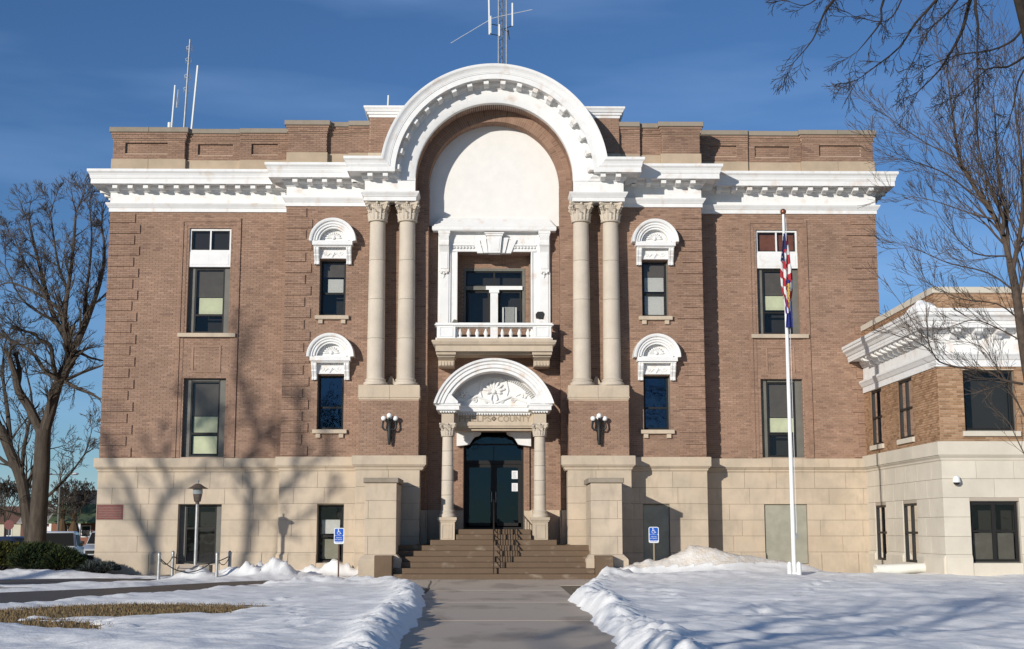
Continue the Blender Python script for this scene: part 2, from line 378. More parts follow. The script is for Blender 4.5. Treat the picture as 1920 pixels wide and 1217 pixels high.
# window openings (front walls), mirrored
WUP = (-10.34, -8.93, 7.98, 11.58); WLO = (-10.36, -8.95, 3.83, 6.46)
SUP = (-5.78, -4.91, 8.44, 10.33); SLO = (-5.78, -4.91, 4.68, 6.48)
def mh(h): return (-h[1], -h[0], h[2], h[3])
for sgn, nm in ((-1, 'left'), (1, 'right')):
    hs = [WUP, WLO] if sgn < 0 else [mh(WUP), mh(WLO)]
    # wing wall
    wall = MB(); rv = MB(); bk = MB(); u0, u1 = (-XW, -XP) if sgn < 0 else (XP, XW)
    backing(wall, rv, u0, u1, ZB, ZT, PF(YW), hs); bricks(bk, u0, u1, ZB, ZT, PF(YW), hs)
    w = part('wall', wall, m_mortar); part('brick', bk, m_brick, kind='stuff', parent=w, fix=False); reveals('window_reveal', rv, m_rev, w)
    # side wall of the building
    sw = MB(); xx = sgn*XW; sw.box(min(xx, xx-sgn*.3), max(xx, xx-sgn*.3), YW+.01, 62, ZB, ZT); part('side_wall', sw, m_rev)
    # pavilion wall with its return
    hs = [SUP, SLO] if sgn < 0 else [mh(SUP), mh(SLO)]
    wall = MB(); rv = MB(); bk = MB(); u0, u1 = (-XP, -2.2) if sgn < 0 else (2.2, XP)
    backing(wall, rv, u0, u1, ZB-.3, ZT, PF(YP), hs); bricks(bk, u0, u1, ZB, ZT, PF(YP), hs)
    ua, ub = (-2.38, -2.2) if sgn < 0 else (2.2, 2.38)
    backing(wall, rv, ua, ub, 1.4, ZB-.3, PF(YP)); bricks(bk, ua, ub, 2.1, ZB, PF(YP))
    X = sgn*XP; Pn = PL(X) if sgn < 0 else PR(X)
    backing(wall, rv, YP, YW, ZB, ZT, Pn); bricks(bk, YP, YW, ZB, ZT, Pn)
    # inner return of the arched recess
    X = sgn*2.2; Pn = PR(X) if sgn < 0 else PL(X)
    backing(wall, rv, YP, YR, 1.4, 12.95, Pn); bricks(bk, YP, YR, 1.5, 12.9, Pn)
    w = part('wall', wall, m_mortar); part('brick', bk, m_brick, kind='stuff', parent=w, fix=False); reveals('window_reveal', rv, m_rev, w)
    # pier under the columns
    wall = MB(); rv = MB(); bk = MB(); u0, u1 = (-4.33, -2.42) if sgn < 0 else (2.42, 4.33)
    backing(wall, rv, u0, u1, ZB, 5.6, PF(YF)); bricks(bk, u0, u1, ZB, 5.56, PF(YF))
    for X, Pn in ((u0, PL(u0)), (u1, PR(u1))):
        backing(wall, rv, YF, YP, ZB, 5.6, Pn); bricks(bk, YF, YP, ZB, 5.56, Pn)
    w = part('pier', wall, m_mortar); part('brick', bk, m_brick, kind='stuff', parent=w, fix=False)

# ring of brick round the tympanum
RC = 12.9
ring = MB(); n = 64
for i in range(n):
    a, b = PI*i/n, PI*(i+1)/n
    c = lambda r, t, y: (r*math.cos(t), y, RC+r*math.sin(t))
    ring.quad(c(2.2,a,YP), c(2.66,a,YP), c(2.66,b,YP), c(2.2,b,YP))
for s in (-1, 1): ring.box(min(s*2.2, s*2.66), max(s*2.2, s*2.66), YP, YP+.1, ZT-.02, RC)
rg = part('brick_arch', ring, m_mortar)
vb = MB()      # radial bricks, soldier on edge: face ring and soffit
def polar_brick(mb, r0, r1, a0, a1, y0, y1, inner):
    n = len(mb.v); c = lambda r, t, y: (r*math.cos(t), y, RC+r*math.sin(t))
    mb.v += [c(r0,a0,y0),c(r1,a0,y0),c(r1,a1,y0),c(r0,a1,y0),c(r0,a0,y1),c(r1,a0,y1),c(r1,a1,y1),c(r0,a1,y1)]
    mb.f += [(n,n+1,n+2,n+3),(n+4,n+7,n+6,n+5),(n,n+4,n+5,n+1),(n+1,n+5,n+6,n+2),(n+2,n+6,n+7,n+3),(n+3,n+7,n+4,n)]
for ri, (ra, rb) in enumerate(((2.195, 2.395), (2.405, 2.6))):
    for i in range(100):
        a0 = PI*i/100+.002; a1 = PI*(i+1)/100-.002; polar_brick(vb, ra, rb, a0, a1, YP-.012, YP+.05, True)
for j in range(2):
    for i in range(100):
        o_ = .5*(j % 2); a0 = PI*(i+o_)/100+.002; a1 = min(PI, PI*(i+1+o_)/100-.002)
        polar_brick(vb, 2.192, 2.26, a0, a1, YP+.06+j*.215, YP+.06+j*.215+.205, True)
for j in range(2):
    for i in range(120):
        a0 = PI*i/120+.002; a1 = PI*(i+1)/120-.002
        polar_brick(vb, 2.585, 2.66, a0, a1, YF+.22+j*.28, YF+.22+j*.28+.27, True)
part('arch_brick', vb, m_brick, kind='stuff', parent=rg, fix=False)
for s in (-1, 1):
    lw = MB(); lb = MB(); X = s*2.2
    u0, u1 = (-2.6, -2.2) if s < 0 else (2.2, 2.6)
    bricks(lb, u0, u1, ZT, 12.9, PF(YP)); part('arch_brick', lb, m_brick, kind='stuff', parent=rg, fix=False)
    # pier jamb above the capitals, facing into the recess
    lb = MB(); X = s*2.59; Pn = PR(X) if s < 0 else PL(X)
    bricks(lb, YF+.2, YP, 12.3, 12.9, Pn); part('arch_brick', lb, m_brick, kind='stuff', parent=rg, fix=False)
# tympanum panel
ty = MB(); poly = [(-2.24, 11.55), (2.24, 11.55)]+[(2.24*math.cos(PI*i/48), RC+2.24*math.sin(PI*i/48)) for i in range(49)]
ty.prism(poly, YR, YR+.12); part('tympanum_panel', ty, m_white2, label='blank round-headed white stucco panel in the arch')

# recessed wall with loggia and doorway
LOG = (-1.24, 1.24, 8.2, 10.70); DOOR = (-.99, .99, 1.45, 4.78)
wall = MB(); rv = MB(); bk = MB()
backing(wall, rv, -2.25, 2.25, 1.4, 11.6, PF(YR), [LOG, DOOR], dep=.75)
bricks(bk, -2.2, 2.2, 2.1, 11.56, PF(YR), [LOG, DOOR])
w = part('recess_wall', wall, m_mortar); part('brick', bk, m_brick, kind='stuff', parent=w, fix=False); reveals('opening_reveal', rv, m_rev, w)
# loggia back wall, real bricks
wall = MB(); rv = MB(); bk = MB(); LW = (-1.05, 1.05, 8.15, 10.28)
backing(wall, rv, -1.4, 1.4, 8.0, 10.9, PF(45.35), [LW], dep=.1); bricks(bk, -1.24, 1.24, 8.2, 10.7, PF(45.35), [LW])
w = part('loggia_wall', wall, m_mortar); part('brick', bk, m_brick, kind='stuff', parent=w, fix=False)

# dim core of the building and the flat roof
core = MB(); core.box(-12.9, 12.9, 45.95, 61.9, 0, 13.4); part('interior', core, m_room)
rf = MB(); rf.box(-13.0, 13.0, 45.1, 62, 13.40, 13.5); rf.box(-6.9, -3.0, 44.2, 45.1, 13.40, 13.5); rf.box(3.0, 6.9, 44.2, 45.1, 13.40, 13.5); part('roof', rf, m_roofm)
bw = MB(); bw.box(-13.05, 13.05, 61.95, 62.3, 0, 15.1); part('rear_wall', bw, m_rev)

# quoins: raised bands of brick
def quoin_mesh(wd, side):
    mb = MB(); h = .304
    mb.box(0, wd, -.042, .0, 0, h)
    b2 = MB(); bricks(b2, 0, wd, 0, h, lambda u, d, z: (u, -.042-d, z), zr=0, h=.0535, m=.0073)
    # ends
    e = MB(); e.add(b2); return mb, e
qm = {}
def quoin(x, z, wd, Y):
    key = round(wd, 3)
    if key not in qm:
        a, b = quoin_mesh(wd, 0); c = MB(); c.add(a); c.add(b)
        # outline-hugging edge bricks so the ends read as brick
        for i in range(5):
            z0 = .004+i*.0608; c.box(-.004, .10, -.054, 0, z0, z0+.0535); c.box(wd-.10, wd+.004, -.054, 0, z0, z0+.0535)
        me = c.mesh('quoin', m_brick, False, True); qm[key] = me
    o = obj('quoin', qm[key], parent=CH, loc=None); o.matrix_parent_inverse = Matrix.Translation((0, -45, 0)); o.location = (x, Y, z)
for k in range(22):
    z = ZB+.035+k*.378; lg = k % 2
    if z+.304 > ZT: break
    wq = 1.03 if (21-k) % 2 else .85
    quoin(-XW, z, wq, YW); quoin(XW-wq, z, wq, YW)
    wq = .86 if (21-k) % 2 else .66
    quoin(-XP, z, wq, YP); quoin(XP-wq, z, wq, YP)

# ------------------------------------------------------------------ swept mouldings
def offs(path, d, ends=(None, None)):
    out = []; n = len(path)
    nr = []
    for i in range(n-1):
        dx = path[i+1][0]-path[i][0]; dy = path[i+1][1]-path[i][1]; l = math.hypot(dx, dy); nr.append((dy/l, -dx/l))
    for i in range(n):
        if i == 0: m = nr[0]
        elif i == n-1: m = nr[-1]
        else:
            a, b = nr[i-1], nr[i]; q = 1+a[0]*b[0]+a[1]*b[1]; m = ((a[0]+b[0])/q, (a[1]+b[1])/q)
        out.append((path[i][0]+m[0]*d, path[i][1]+m[1]*d))
    return out
def sweep(prof, path, endx=None):     # prof: (d,z) list; endx: optional function z -> X of the last vertex
    mb = MB(); cols = []
    for d, z in prof:
        o = offs(path, d)
        if endx: o[-1] = (endx(z, d), o[-1][1])
        cols.append([(x, y, z) for x, y in o])
    rings = [[cols[j][i] for j in range(len(prof))] for i in range(len(path))]
    mb.loft(rings, True, True); return mb
def sweep_pieces(prof, path, step, gap=.008):   # the same, cut into stones with open joints
    res = []
    cols = [[Vector((x, y, z)) for x, y in offs(path, d)] for d, z in prof]
    for i in range(len(path)-1):
        L = (Vector(path[i+1])-Vector(path[i])).length; n = max(1, round(L/step))
        A = [c[i] for c in cols]; B = [c[i+1] for c in cols]; a0 = Vector((*path[i], 0)); b0 = Vector((*path[i+1], 0)); D = (b0-a0).normalized()
        cuts = [0]+sorted((k+random.uniform(-.18, .18))*L/n for k in range(1, n))+[L]
        for k in range(n):
            def ringat(t, first, last, g):
                r = []
                for j, (d, z) in enumerate(prof):
                    if first: p = A[j]
                    elif last: p = B[j]
                    else:
                        q = a0+D*(t+g); nr_ = Vector((D.y, -D.x, 0)); p = Vector((q.x+nr_.x*d, q.y+nr_.y*d, z))
                    r.append(p)
                return r
            mb = MB(); mb.loft([ringat(cuts[k], k == 0, False, gap/2), ringat(cuts[k+1], False, k == n-1, -gap/2)]); res.append(mb)
    return res
def mir(mb, s): return mb if s < 0 else mb.mirror()

PATH = [(-XW, 61), (-XW, YW), (-XP, YW), (-XP, YP), (-4.24, YP), (-4.24, YF)]
LOWP = [(-.2,12.14),(.05,12.14),(.05,12.265),(.075,12.275),(.09,12.31),(.13,12.37),(.15,12.41),(.15,12.44),(.02,12.45),(.02,12.83),(-.2,12.83)]
UPP = [(-.2,12.82),(.05,12.82),(.06,12.86),(.075,12.90),(.12,12.93),(.15,12.98),(.15,13.03),(.53,13.03),(.53,12.995),(.555,12.995),(.555,13.16),(.575,13.17),(.575,13.20),(.585,13.21),(.592,13.27),(.62,13.34),(.66,13.385),(.67,13.40),(.67,13.48),(.0,13.52),(-.2,13.52)]
def endx(z, d):
    r = max(z-9.75, .5); dz = z-RC
    return -math.sqrt(max(r*r-dz*dz, 0))
for s in (-1, 1):
    part('architrave', mir(sweep(LOWP, PATH+[(-2.62, YF), (-2.62, YP)]), s), m_white)
    part('cornice', mir(sweep(UPP, PATH+[(-2.9, YF)], endx), s), m_white)
    fb = MB(); fb.box(-4.2, -2.6, YF-.019, YP, 12.80, 12.92); fb.box(-4.2,-2.6,YF+.05,YP,12.2,12.85)
    part('spandrel_block', mir(fb, s), m_white)
# the great arch
prof = [(-.75,2.60),(-.17,2.60),(.0,2.60),(.02,2.63),(.02,3.07),(.05,3.07),(.06,3.11),(.075,3.15),(.12,3.18),(.15,3.23),(.15,3.28),(.53,3.28),(.53,3.245),(.555,3.245),(.555,3.41),(.575,3.42),(.575,3.45),(.585,3.46),(.592,3.52),(.62,3.59),(.66,3.635),(.67,3.65),(.67,3.73),(.0,3.77),(-.75,3.77)]
NA = 96; rings = []
for i in range(NA+1):
    ringp = []
    for d, r in prof:
        zst = max(r, 3.07)+9.75-RC if r > 2.61 else 0
        zst = min(zst, .62)
        a0 = math.asin(zst/r); a = a0+(PI-2*a0)*i/NA
        ringp.append((-r*math.cos(a), YF-d, RC+r*math.sin(a)))
    rings.append(ringp)
am = MB(); am.loft(rings, True, True); part('arch_moulding', am, m_white, smooth=True, label='great white semicircular cornice over the entrance bay')
wr = MB()       # white edge of the soffit
# brackets under the cornices
bm_ = MB(); bm_.box(-.082,.082,-.455,-.10,-.165,0); bm_.box(-.10,.10,-.475,-.10,-.03,0.002); bm_.xprism([(-.10,-.16),(-.10,-.21),(-.18,-.21),(-.30,-.164)], -.08,.08)
brm = bm_.mesh('cornice_bracket', m_white, False, True)
def inst(name, me, loc, rot=(0,0,0), scale=None, parent=None):
    o = bpy.data.objects.new(name, me); COL.objects.link(o); o.parent = parent or CH
    if o.parent.type == 'EMPTY' and o.parent.parent is None: o.matrix_parent_inverse = (Matrix.Translation(o.parent.location) @ o.parent.rotation_euler.to_matrix().to_4x4()).inverted()
    o.location = loc; o.rotation_euler = rot
    if scale: o.scale = scale
    return o
bz = 13.03
for s in (-1, 1):
    for k in range(11): inst('cornice_bracket', brm, (s*(12.82-.517*k), YW, bz))
    for k in range(5): inst('cornice_bracket', brm, (s*(6.62-.49*k), YP, bz))
    for k in range(2): inst('cornice_bracket', brm, (s*(4.06-.50*k), YF, bz))
    inst('cornice_bracket', brm, (s*XP, YW-.48, bz), (0, 0, s*PI/2)); inst('cornice_bracket', brm, (s*4.24, YP-.42, bz), (0, 0, s*PI/2))
    for k in range(9): inst('cornice_bracket', brm, (s*XW, 45.3+.517*k, bz), (0, 0, s*PI/2))
for k in range(18):
    a = R(5+10*k); me = brm
    inst('cornice_bracket', me, (3.28*math.cos(a), YF, RC+3.28*math.sin(a)), (0, PI/2-a, 0))

# ------------------------------------------------------------------ stone: water table, base, parapets
WT = [(-.15,3.33),(.015,3.33),(.03,3.36),(.05,3.37),(.05,3.41),(.065,3.43),(.10,3.46),(.115,3.475),(.115,3.49),(-.15,3.49)]
WB = [(-.15,3.5),(.14,3.5),(.14,3.79),(.10,3.80),(-.15,3.80)]
BPATH = [(-XW, 61), (-XW, YW), (-XP, YW), (-XP, YP), (-4.38, YP), (-4.38, YF), (-2.3, YF), (-2.3, YP+.02)]
for s in (-1, 1):
    for pf, st in ((WT, 1.25), (WB, 2.3)):
        for p in sweep_pieces(pf, BPATH, st): part('band_stone', mir(p, s), m_stone)
# backing of the base (dark joints)
BH = (-5.70, -4.84, .40, 2.26); WH = (-10.38, -8.96, .34, 2.28)
CZ = [0, .73, 1.25, 1.77, 2.29, 2.81, 3.33]
def ashlar(u0, u1, P, holes, mat, zs=CZ, avg=1.15, pl=.06, par=None, pr=.02, seed=None):
    for k in range(len(zs)-1):
        z0, z1 = zs[k], zs[k+1]; iv = [(u0, u1)]
        for h in holes:
            if h[2] < z1-.05 and h[3] > z0+.05 :
                if h[2] > z0+.15 or h[3] < z1-.15: pass
                niv = []
                for p, q in iv:
                    if h[1] <= p or h[0] >= q: niv.append((p, q)); continue
                    if h[0] > p: niv.append((p, h[0]))
                    if h[1] < q: niv.append((h[1], q))
                iv = niv
        exd = pl if k == 0 else 0
        for p, q in iv:
            L = q-p; n = max(1, round(L/avg)); cuts = [p]+[p+L*(i+(.0 if k % 2 else .28)+random.uniform(-.16, .16))/n for i in range(1 if k % 2 else 0, n)]+[q]
            if not k % 2 and n > 1: pass
            cuts = sorted(set(cuts))
            cc = [cuts[0]]
            for c in cuts[1:-1]:
                if c-cc[-1] > .3 and q-c > .3: cc.append(c)
            cc.append(q)
            for i in range(len(cc)-1):
                a, b = cc[i]+.0035, cc[i+1]-.0035; c_ = .005; d = pr+exd; mb = MB(); zz0, zz1 = z0+.0035, z1-.0035
                n_ = [P(a,-.05,zz0),P(b,-.05,zz0),P(b,-.05,zz1),P(a,-.05,zz1),P(a,d-c_,zz0),P(b,d-c_,zz0),P(b,(d if not exd else pr)-c_,zz1),P(a,(d if not exd else pr)-c_,zz1),P(a+c_,d,zz0+c_),P(b-c_,d,zz0+c_)]
                zc = zz1-(c_ if not exd else .09)
                n_ += [P(b-c_,d,zc),P(a+c_,d,zc)]
                mb.v = n_; mb.f = [(3,2,1,0),(0,1,5,4),(1,2,6,5),(2,3,7,6),(3,0,4,7),(4,5,9,8),(5,6,10,9),(6,7,11,10),(7,4,8,11),(8,9,10,11)]
                obj('stone_block', mb, mat, par or CH)
    for h in holes:      # fill over and under the openings of the cut courses
        for k in range(len(zs)-1):
            z0, z1 = zs[k], zs[k+1]
            if h[2] > z0+.05 and h[2] < z1-.05:
                mb = MB(); a, b = h[0]+.003, h[1]-.003; d = pr+(pl if k == 0 else 0)
                mb.v = [P(a,-.1,z0),P(b,-.1,z0),P(b,-.1,h[2]),P(a,-.1,h[2]),P(a,d,z0),P(b,d,z0),P(b,d,h[2]),P(a,d,h[2])]
                mb.f = [(3,2,1,0),(0,1,5,4),(1,2,6,5),(2,3,7,6),(3,0,4,7),(4,5,6,7)]; obj('sill_stone', mb, mat, par or CH)
for s in (-1, 1):
    hW = WH if s < 0 else mh(WH); hB = BH if s < 0 else mh(BH)
    bkn = MB(); rv = MB(); q = lambda a, b: (min(s*a, s*b), max(s*a, s*b))
    backing(bkn, rv, *q(XW, XP), 0, 3.5, PF(YW), [hW]); backing(bkn, rv, *q(XP, 2.2), 0, 3.5, PF(YP), [hB])
    backing(bkn, rv, *q(4.38, 2.38), 0, 3.5, PF(YF))
    PO = PL(-XP) if s < 0 else PR(XP); backing(bkn, rv, YP, YW, 0, 3.5, PO)
    PO2 = PL(-4.38) if s < 0 else PR(4.38); backing(bkn, rv, YF, YP, 0, 3.5, PO2)
    PI2 = PR(-2.38) if s < 0 else PL(2.38); backing(bkn, rv, YF, YP, 0, 3.5, PI2)
    b = part('base_wall', bkn, m_joint); reveals('base_reveal', rv, m_stone)
    PO3 = PL(-XW) if s < 0 else PR(XW); sb = MB(); backing(sb, rv, YW, 62, 0, 3.5, PO3); part('side_base', sb, m_stone)
    ashlar(*q(XW+.02, XP), PF(YW), [hW], m_stone, par=b); ashlar(*q(XP+.02, 4.38), PF(YP), [hB], m_stone, par=b)
    ashlar(*q(4.40, 2.36), PF(YF), [], m_stone, avg=.95, par=b)
    ashlar(YP-.02, YW, PO, [], m_stone, par=b); ashlar(YF-.02, YP, PO2, [], m_stone, par=b); ashlar(YF-.02, YP, PI2, [], m_stone, par=b)
    # low stone at the foot of the recess wall
    for a, bb, Pn in ((*q(2.2, 1.0), PF(YR)), (YP, YR, PR(-2.2) if s < 0 else PL(2.2)), (*q(2.38, 2.2), PF(YP))):
        mb = MB(); z0, z1 = .9, 2.08
        mb.v = [Pn(a,-.05,z0),Pn(bb,-.05,z0),Pn(bb,-.05,z1),Pn(a,-.05,z1),Pn(a,.05,z0),Pn(bb,.05,z0),Pn(bb,.05,z1),Pn(a,.05,z1)]
        mb.f = [(3,2,1,0),(0,1,5,4),(1,2,6,5),(2,3,7,6),(3,0,4,7),(4,5,6,7)]; part('plinth_stone', mb, m_stone)

# parapets
def parapet(x0, x1, Y, dep, panels=(), left=True, right=True):
    # x0<x1; Y front face
    b = MB(); rv = MB(); bk = MB(); hs = [(p[0], p[1], 14.2, 14.58) for p in panels]
    backing(b, rv, x0, x1, 14.0, 14.95, PF(Y), hs, dep=.09); bricks(bk, x0, x1, 14.0, 14.66, PF(Y), hs)
    for h in hs: bricks(bk, h[0], h[1], h[2], h[3], PF(Y+.085)); b.box(h[0]-.02, h[1]+.02, Y+.085, Y+.1, h[2]-.02, h[3]+.02)
    b.box(x0, x1, Y+.15, Y+.3, 13.5, 14.95)
    for z0, z1, d in ((14.66,14.72,.025),(14.72,14.84,.05),(14.84,14.92,.08)):
        bricks(bk, x0-d*left, x1+d*right, z0, z1, lambda u, dd, z, d=d: (u, Y-d-dd, z)); b.box(x0-d*left, x1+d*right, Y-d, Y+.2, z0, z1)
    for Pn, on in ((PL(x0), left), (PR(x1), right)):
        if on: bricks(bk, Y, Y+dep, 14.0, 14.66, Pn); b.quad(Pn(Y,0,13.5),Pn(Y+dep,0,13.5),Pn(Y+dep,0,14.9),Pn(Y,0,14.9)); bricks(bk, Y, Y+dep, 14.72, 14.9, (lambda P_: (lambda u, d, z: P_(u, d+.05, z)))(Pn))
    w = part('parapet', b, m_mortar); part('brick', bk, m_brick, kind='stuff', parent=w, fix=False)
    n = max(1, round((x1-x0)/1.3))
    for i in range(n):
        a = x0+(x1-x0)*i/n; c = x0+(x1-x0)*(i+1)/n
        mb = MB(); mb.cbox(a-(.05 if i == 0 and left else -.003), c+(.05 if i == n-1 and right else -.003), Y-.05, Y+.3, 13.5, 13.995, .008); part('parapet_stone', mb, m_tan)
        mb = MB(); mb.cbox(a-(.13 if i == 0 and left else -.003), c+(.13 if i == n-1 and right else -.003), Y-.14, Y+.32, 14.925, 15.09+random.uniform(-.006,.006), .012); part('coping_stone', mb, m_stone_d)
for s in (-1, 1):
    def pp(a, b, Y, dep, panels=(), l=True, r=True):
        if s < 0: parapet(-a, -b, Y, dep, [(-p, -q_) for p, q_ in panels], l, r)
        else: parapet(b, a, Y, dep, [(q_, p) for p, q_ in panels], r, l)
    pp(13.05, 10.62, YW, .4, [(12.65, 11.2)]); pp(10.62, 8.75, YW+.16, .3, [(10.2, 9.0)], False, False); pp(8.75, XP, YW+.08, .3, [(8.35, 7.45)], False, False)
    pp(6.93, 5.66, YP, .9); pp(5.66, 4.92, YP+.2, .3, (), False, False); pp(4.92, 4.2, YP+.06, .3, (), False, False)
sp = MB(); sp.box(-13.05, -12.75, 45.4, 62, 13.5, 15.0); sp.box(12.75, 13.05, 45.4, 62, 13.5, 15.0); part('side_parapet', sp, m_rev)
# attic block behind the arch
b = MB(); rv = MB(); bk = MB()
backing(b, rv, -4.2, -2.85, 13.5, 15.2, PF(44.02)); backing(b, rv, 2.85, 4.2, 13.5, 15.2, PF(44.02))
bricks(bk, -4.2, 4.2, 13.98, 15.2, PF(44.02), [lambda z: (-math.sqrt(max(0, 3.6**2-(z-RC)**2)), math.sqrt(max(0, 3.6**2-(z-RC)**2)))])
for X, Pn in ((-4.2, PL(-4.2)), (4.2, PR(4.2))): backing(b, rv, 44.02, 47.5, 13.5, 15.2, Pn); bricks(bk, 44.02, 47.5, 13.98, 15.2, Pn)
w = part('attic', b, m_mortar); part('brick', bk, m_brick, kind='stuff', parent=w, fix=False)
for s in (-1, 1):
    mb = MB(); mb.box(min(s*3.5, s*4.24), max(s*3.5, s*4.24), 43.96, 44.3, 13.5, 13.96); part('attic_stone', mb, m_stone)
for sg in (-1, 1):
    part('attic_cornice', mir(sweep([(-.1,15.2),(.03,15.2),(.04,15.28),(.09,15.30),(.09,15.36),(.13,15.38),(.16,15.45),(.20,15.50),(.20,15.56),(-.1,15.6)], [(-4.2, 47.4), (-4.2, 44.02), (-2.75, 44.02)]), sg), m_white)
    mb = MB(); mb.box(min(sg*2.75, sg*4.15), max(sg*2.75, sg*4.15), 44.1, 47.4, 15.5, 15.63); part('attic_roof', mb, m_copper)
mb = MB(); mb.loft([[(3.6*math.cos(PI*i/40), y, RC+3.6*math.sin(PI*i/40)) for i in range(41)]+[] for y in (44.75, 47.4)], True, True); part('arch_drum', mb, m_copper, smooth=True)

# ------------------------------------------------------------------ columns
def volute(mb, c, ax, r, w, mirror=1):
    pts = []; 
    for i in range(22):
        a = i*.55; rr = r*(1-i/24); p = Vector(c)+ax[0]*(rr*math.cos(a)*mirror)+ax[1]*(rr*math.sin(a)); pts.append(p)
    mb.tube(pts, [w*(1-.5*i/22) for i in range(22)], 5)
def capital():      # unit: shaft radius .255, height .62
    mb = MB()
    mb.lathe([(.25,0),(.30,.0),(.315,.02),(.315,.045),(.27,.06),(.262,.10),(.262,.34),(.30,.42),(.345,.5),(.345,.52),(.25,.52)], n=24)
    for row, (nl, z0, hh, ph, out_) in enumerate(((8, .06, .22, 0, .085), (8, .06, .34, .5, .11))):
        for k in range(nl):
            a = 2*PI*(k+ph)/nl; ca, sa = math.cos(a), math.sin(a); tx, ty_ = -sa, ca; rows = []
            for i in range(7):
                t = i/6; rr = .262+.012+out_*(t**3)+(.02 if i > 0 else 0); z = z0+hh*math.sin(min(t*1.18, 1.25)*PI/2*.93); wv = .075*math.sin(PI*(.25+.62*t))*(1.15 if i % 2 else .85)
                rows.append([(ca*(rr-.02)+tx*-wv, sa*(rr-.02)+ty_*-wv, z), (ca*(rr+.022), sa*(rr+.022), z+.0), (ca*(rr-.02)+tx*wv, sa*(rr-.02)+ty_*wv, z), (ca*(rr-.04), sa*(rr-.04), z-.01)])
            mb.loft(rows)
    for k in range(4):
        a = PI/4+k*PI/2; d = Vector((math.cos(a), math.sin(a), 0)); u = Vector((0,0,1))
        for off in (-.035, .035):
            t = Vector((-d.y, d.x, 0))*off; volute(mb, d*.385+u*.44+t, (d, u), .085, .03)
        mb.tube([d*.28+u*.26, d*.33+u*.36, d*.40+u*.475, d*.45+u*.53], [.03,.035,.035,.04], 6)
        n_ = Vector((math.cos(k*PI/2), math.sin(k*PI/2), 0)); mb.sphere((n_*.335+u*.565), .05, 8)
    ab = []
    for k in range(4):
        a = k*PI/2; 
        for t in (-1, -.6, -.25, .25, .6, 1):
            x = .335-.045*(1-t*t)+(.06*abs(t)**6); y = t*.335
            if abs(t) == 1: x = .385; y = t*.335
            ab.append((x*math.cos(a)-y*math.sin(a), x*math.sin(a)+y*math.cos(a)))
    mb.loft([[(x*.93, y*.93, .53) for x, y in ab], [(x, y, .555) for x, y in ab], [(x, y, .62) for x, y in ab]])
    for k in range(5):
        for q_ in range(4):
            a = q_*PI/2-.35+k*.175; mb.sphere((.335*math.cos(a), .335*math.sin(a), .50), .025, 5)
    return mb
cap_me = capital().mesh('capital', m_col, True, True)
YC = 43.68
def column(cx, cy, z0, z1, r0, r1, zb, nd, caph, capscale, parent=CH, sq=.37):
    cm = obj('column', MB().lathe([(r0*1.32, 0),(r0*1.36,.03),(r0*1.36,.07),(r0*1.30,.10),(r0*1.14,.115),(r0*1.13,.15),(r0*1.18,.165),(r0*1.18,.19),(r0*1.1,.205),(r0*1.02,.225),(r0*.99,.25)], n=32), m_col, parent, True)
    cm.matrix_parent_inverse = Matrix.Translation((0, -45, 0)) if parent is CH else cm.matrix_parent_inverse
    cm.location = (cx, cy, zb)
    base = zb+.235; L = z1-base
    for i in range(nd):
        za = L*i/nd; zb2 = L*(i+1)/nd-.007; rr = lambda z: lerp(r0, r1, (z/L)**1.5)
        pr = [(rr(za)-.006, za), (rr(za+.01), za+.008)]+[(rr(lerp(za+.01, zb2-.01, t)), lerp(za+.01, zb2-.01, t)) for t in (.33, .66, 1)]+[(rr(zb2)-.006, zb2)]
        o = obj('drum', MB().lathe(pr, 0, 0, base-zb, n=32), m_col, cm, True); o.location = (0, 0, 0)
    o = bpy.data.objects.new('capital', cap_me); COL.objects.link(o); o.parent = cm; o.location = (0, 0, z1-zb); o.scale = (capscale, capscale, caph/.62)
    return cm
for s in (-1, 1):
    for X in (2.87, 3.85): column(s*X, YC, 0, 11.50, .29, .255, 6.08, 4, .64, 1.04)
    # stone pedestal over the pier
    pd = [(-.4,5.6),(.02,5.6),(.02,5.64),(.045,5.66),(.045,5.69),(.03,5.70),(.03,6.04),(.02,6.06),(-.4,6.06)]
    pth = [(-4.33, YP), (-4.33, YF), (-3.36, YF)]
    part('pedestal_stone', mir(sweep(pd, pth), s), m_stone); part('pedestal_stone', mir(sweep(pd, [(-3.352, YF), (-2.42, YF), (-2.42, YP)]), s), m_stone)
    tp = MB(); tp.box(min(s*2.5, s*4.3), max(s*2.5, s*4.3), YF+.1, YP, 6.0, 6.075); part('pedestal_top', tp, m_stone)
    # low triangular stone between the column feet
    tr = MB(); tr.prism([(s*3.36-.2, 6.07), (s*3.36+.2, 6.07), (s*3.36+.03, 6.42), (s*3.36-.03, 6.42)], YP-.14, YP-.016); part('back_stone', tr, m_stone)

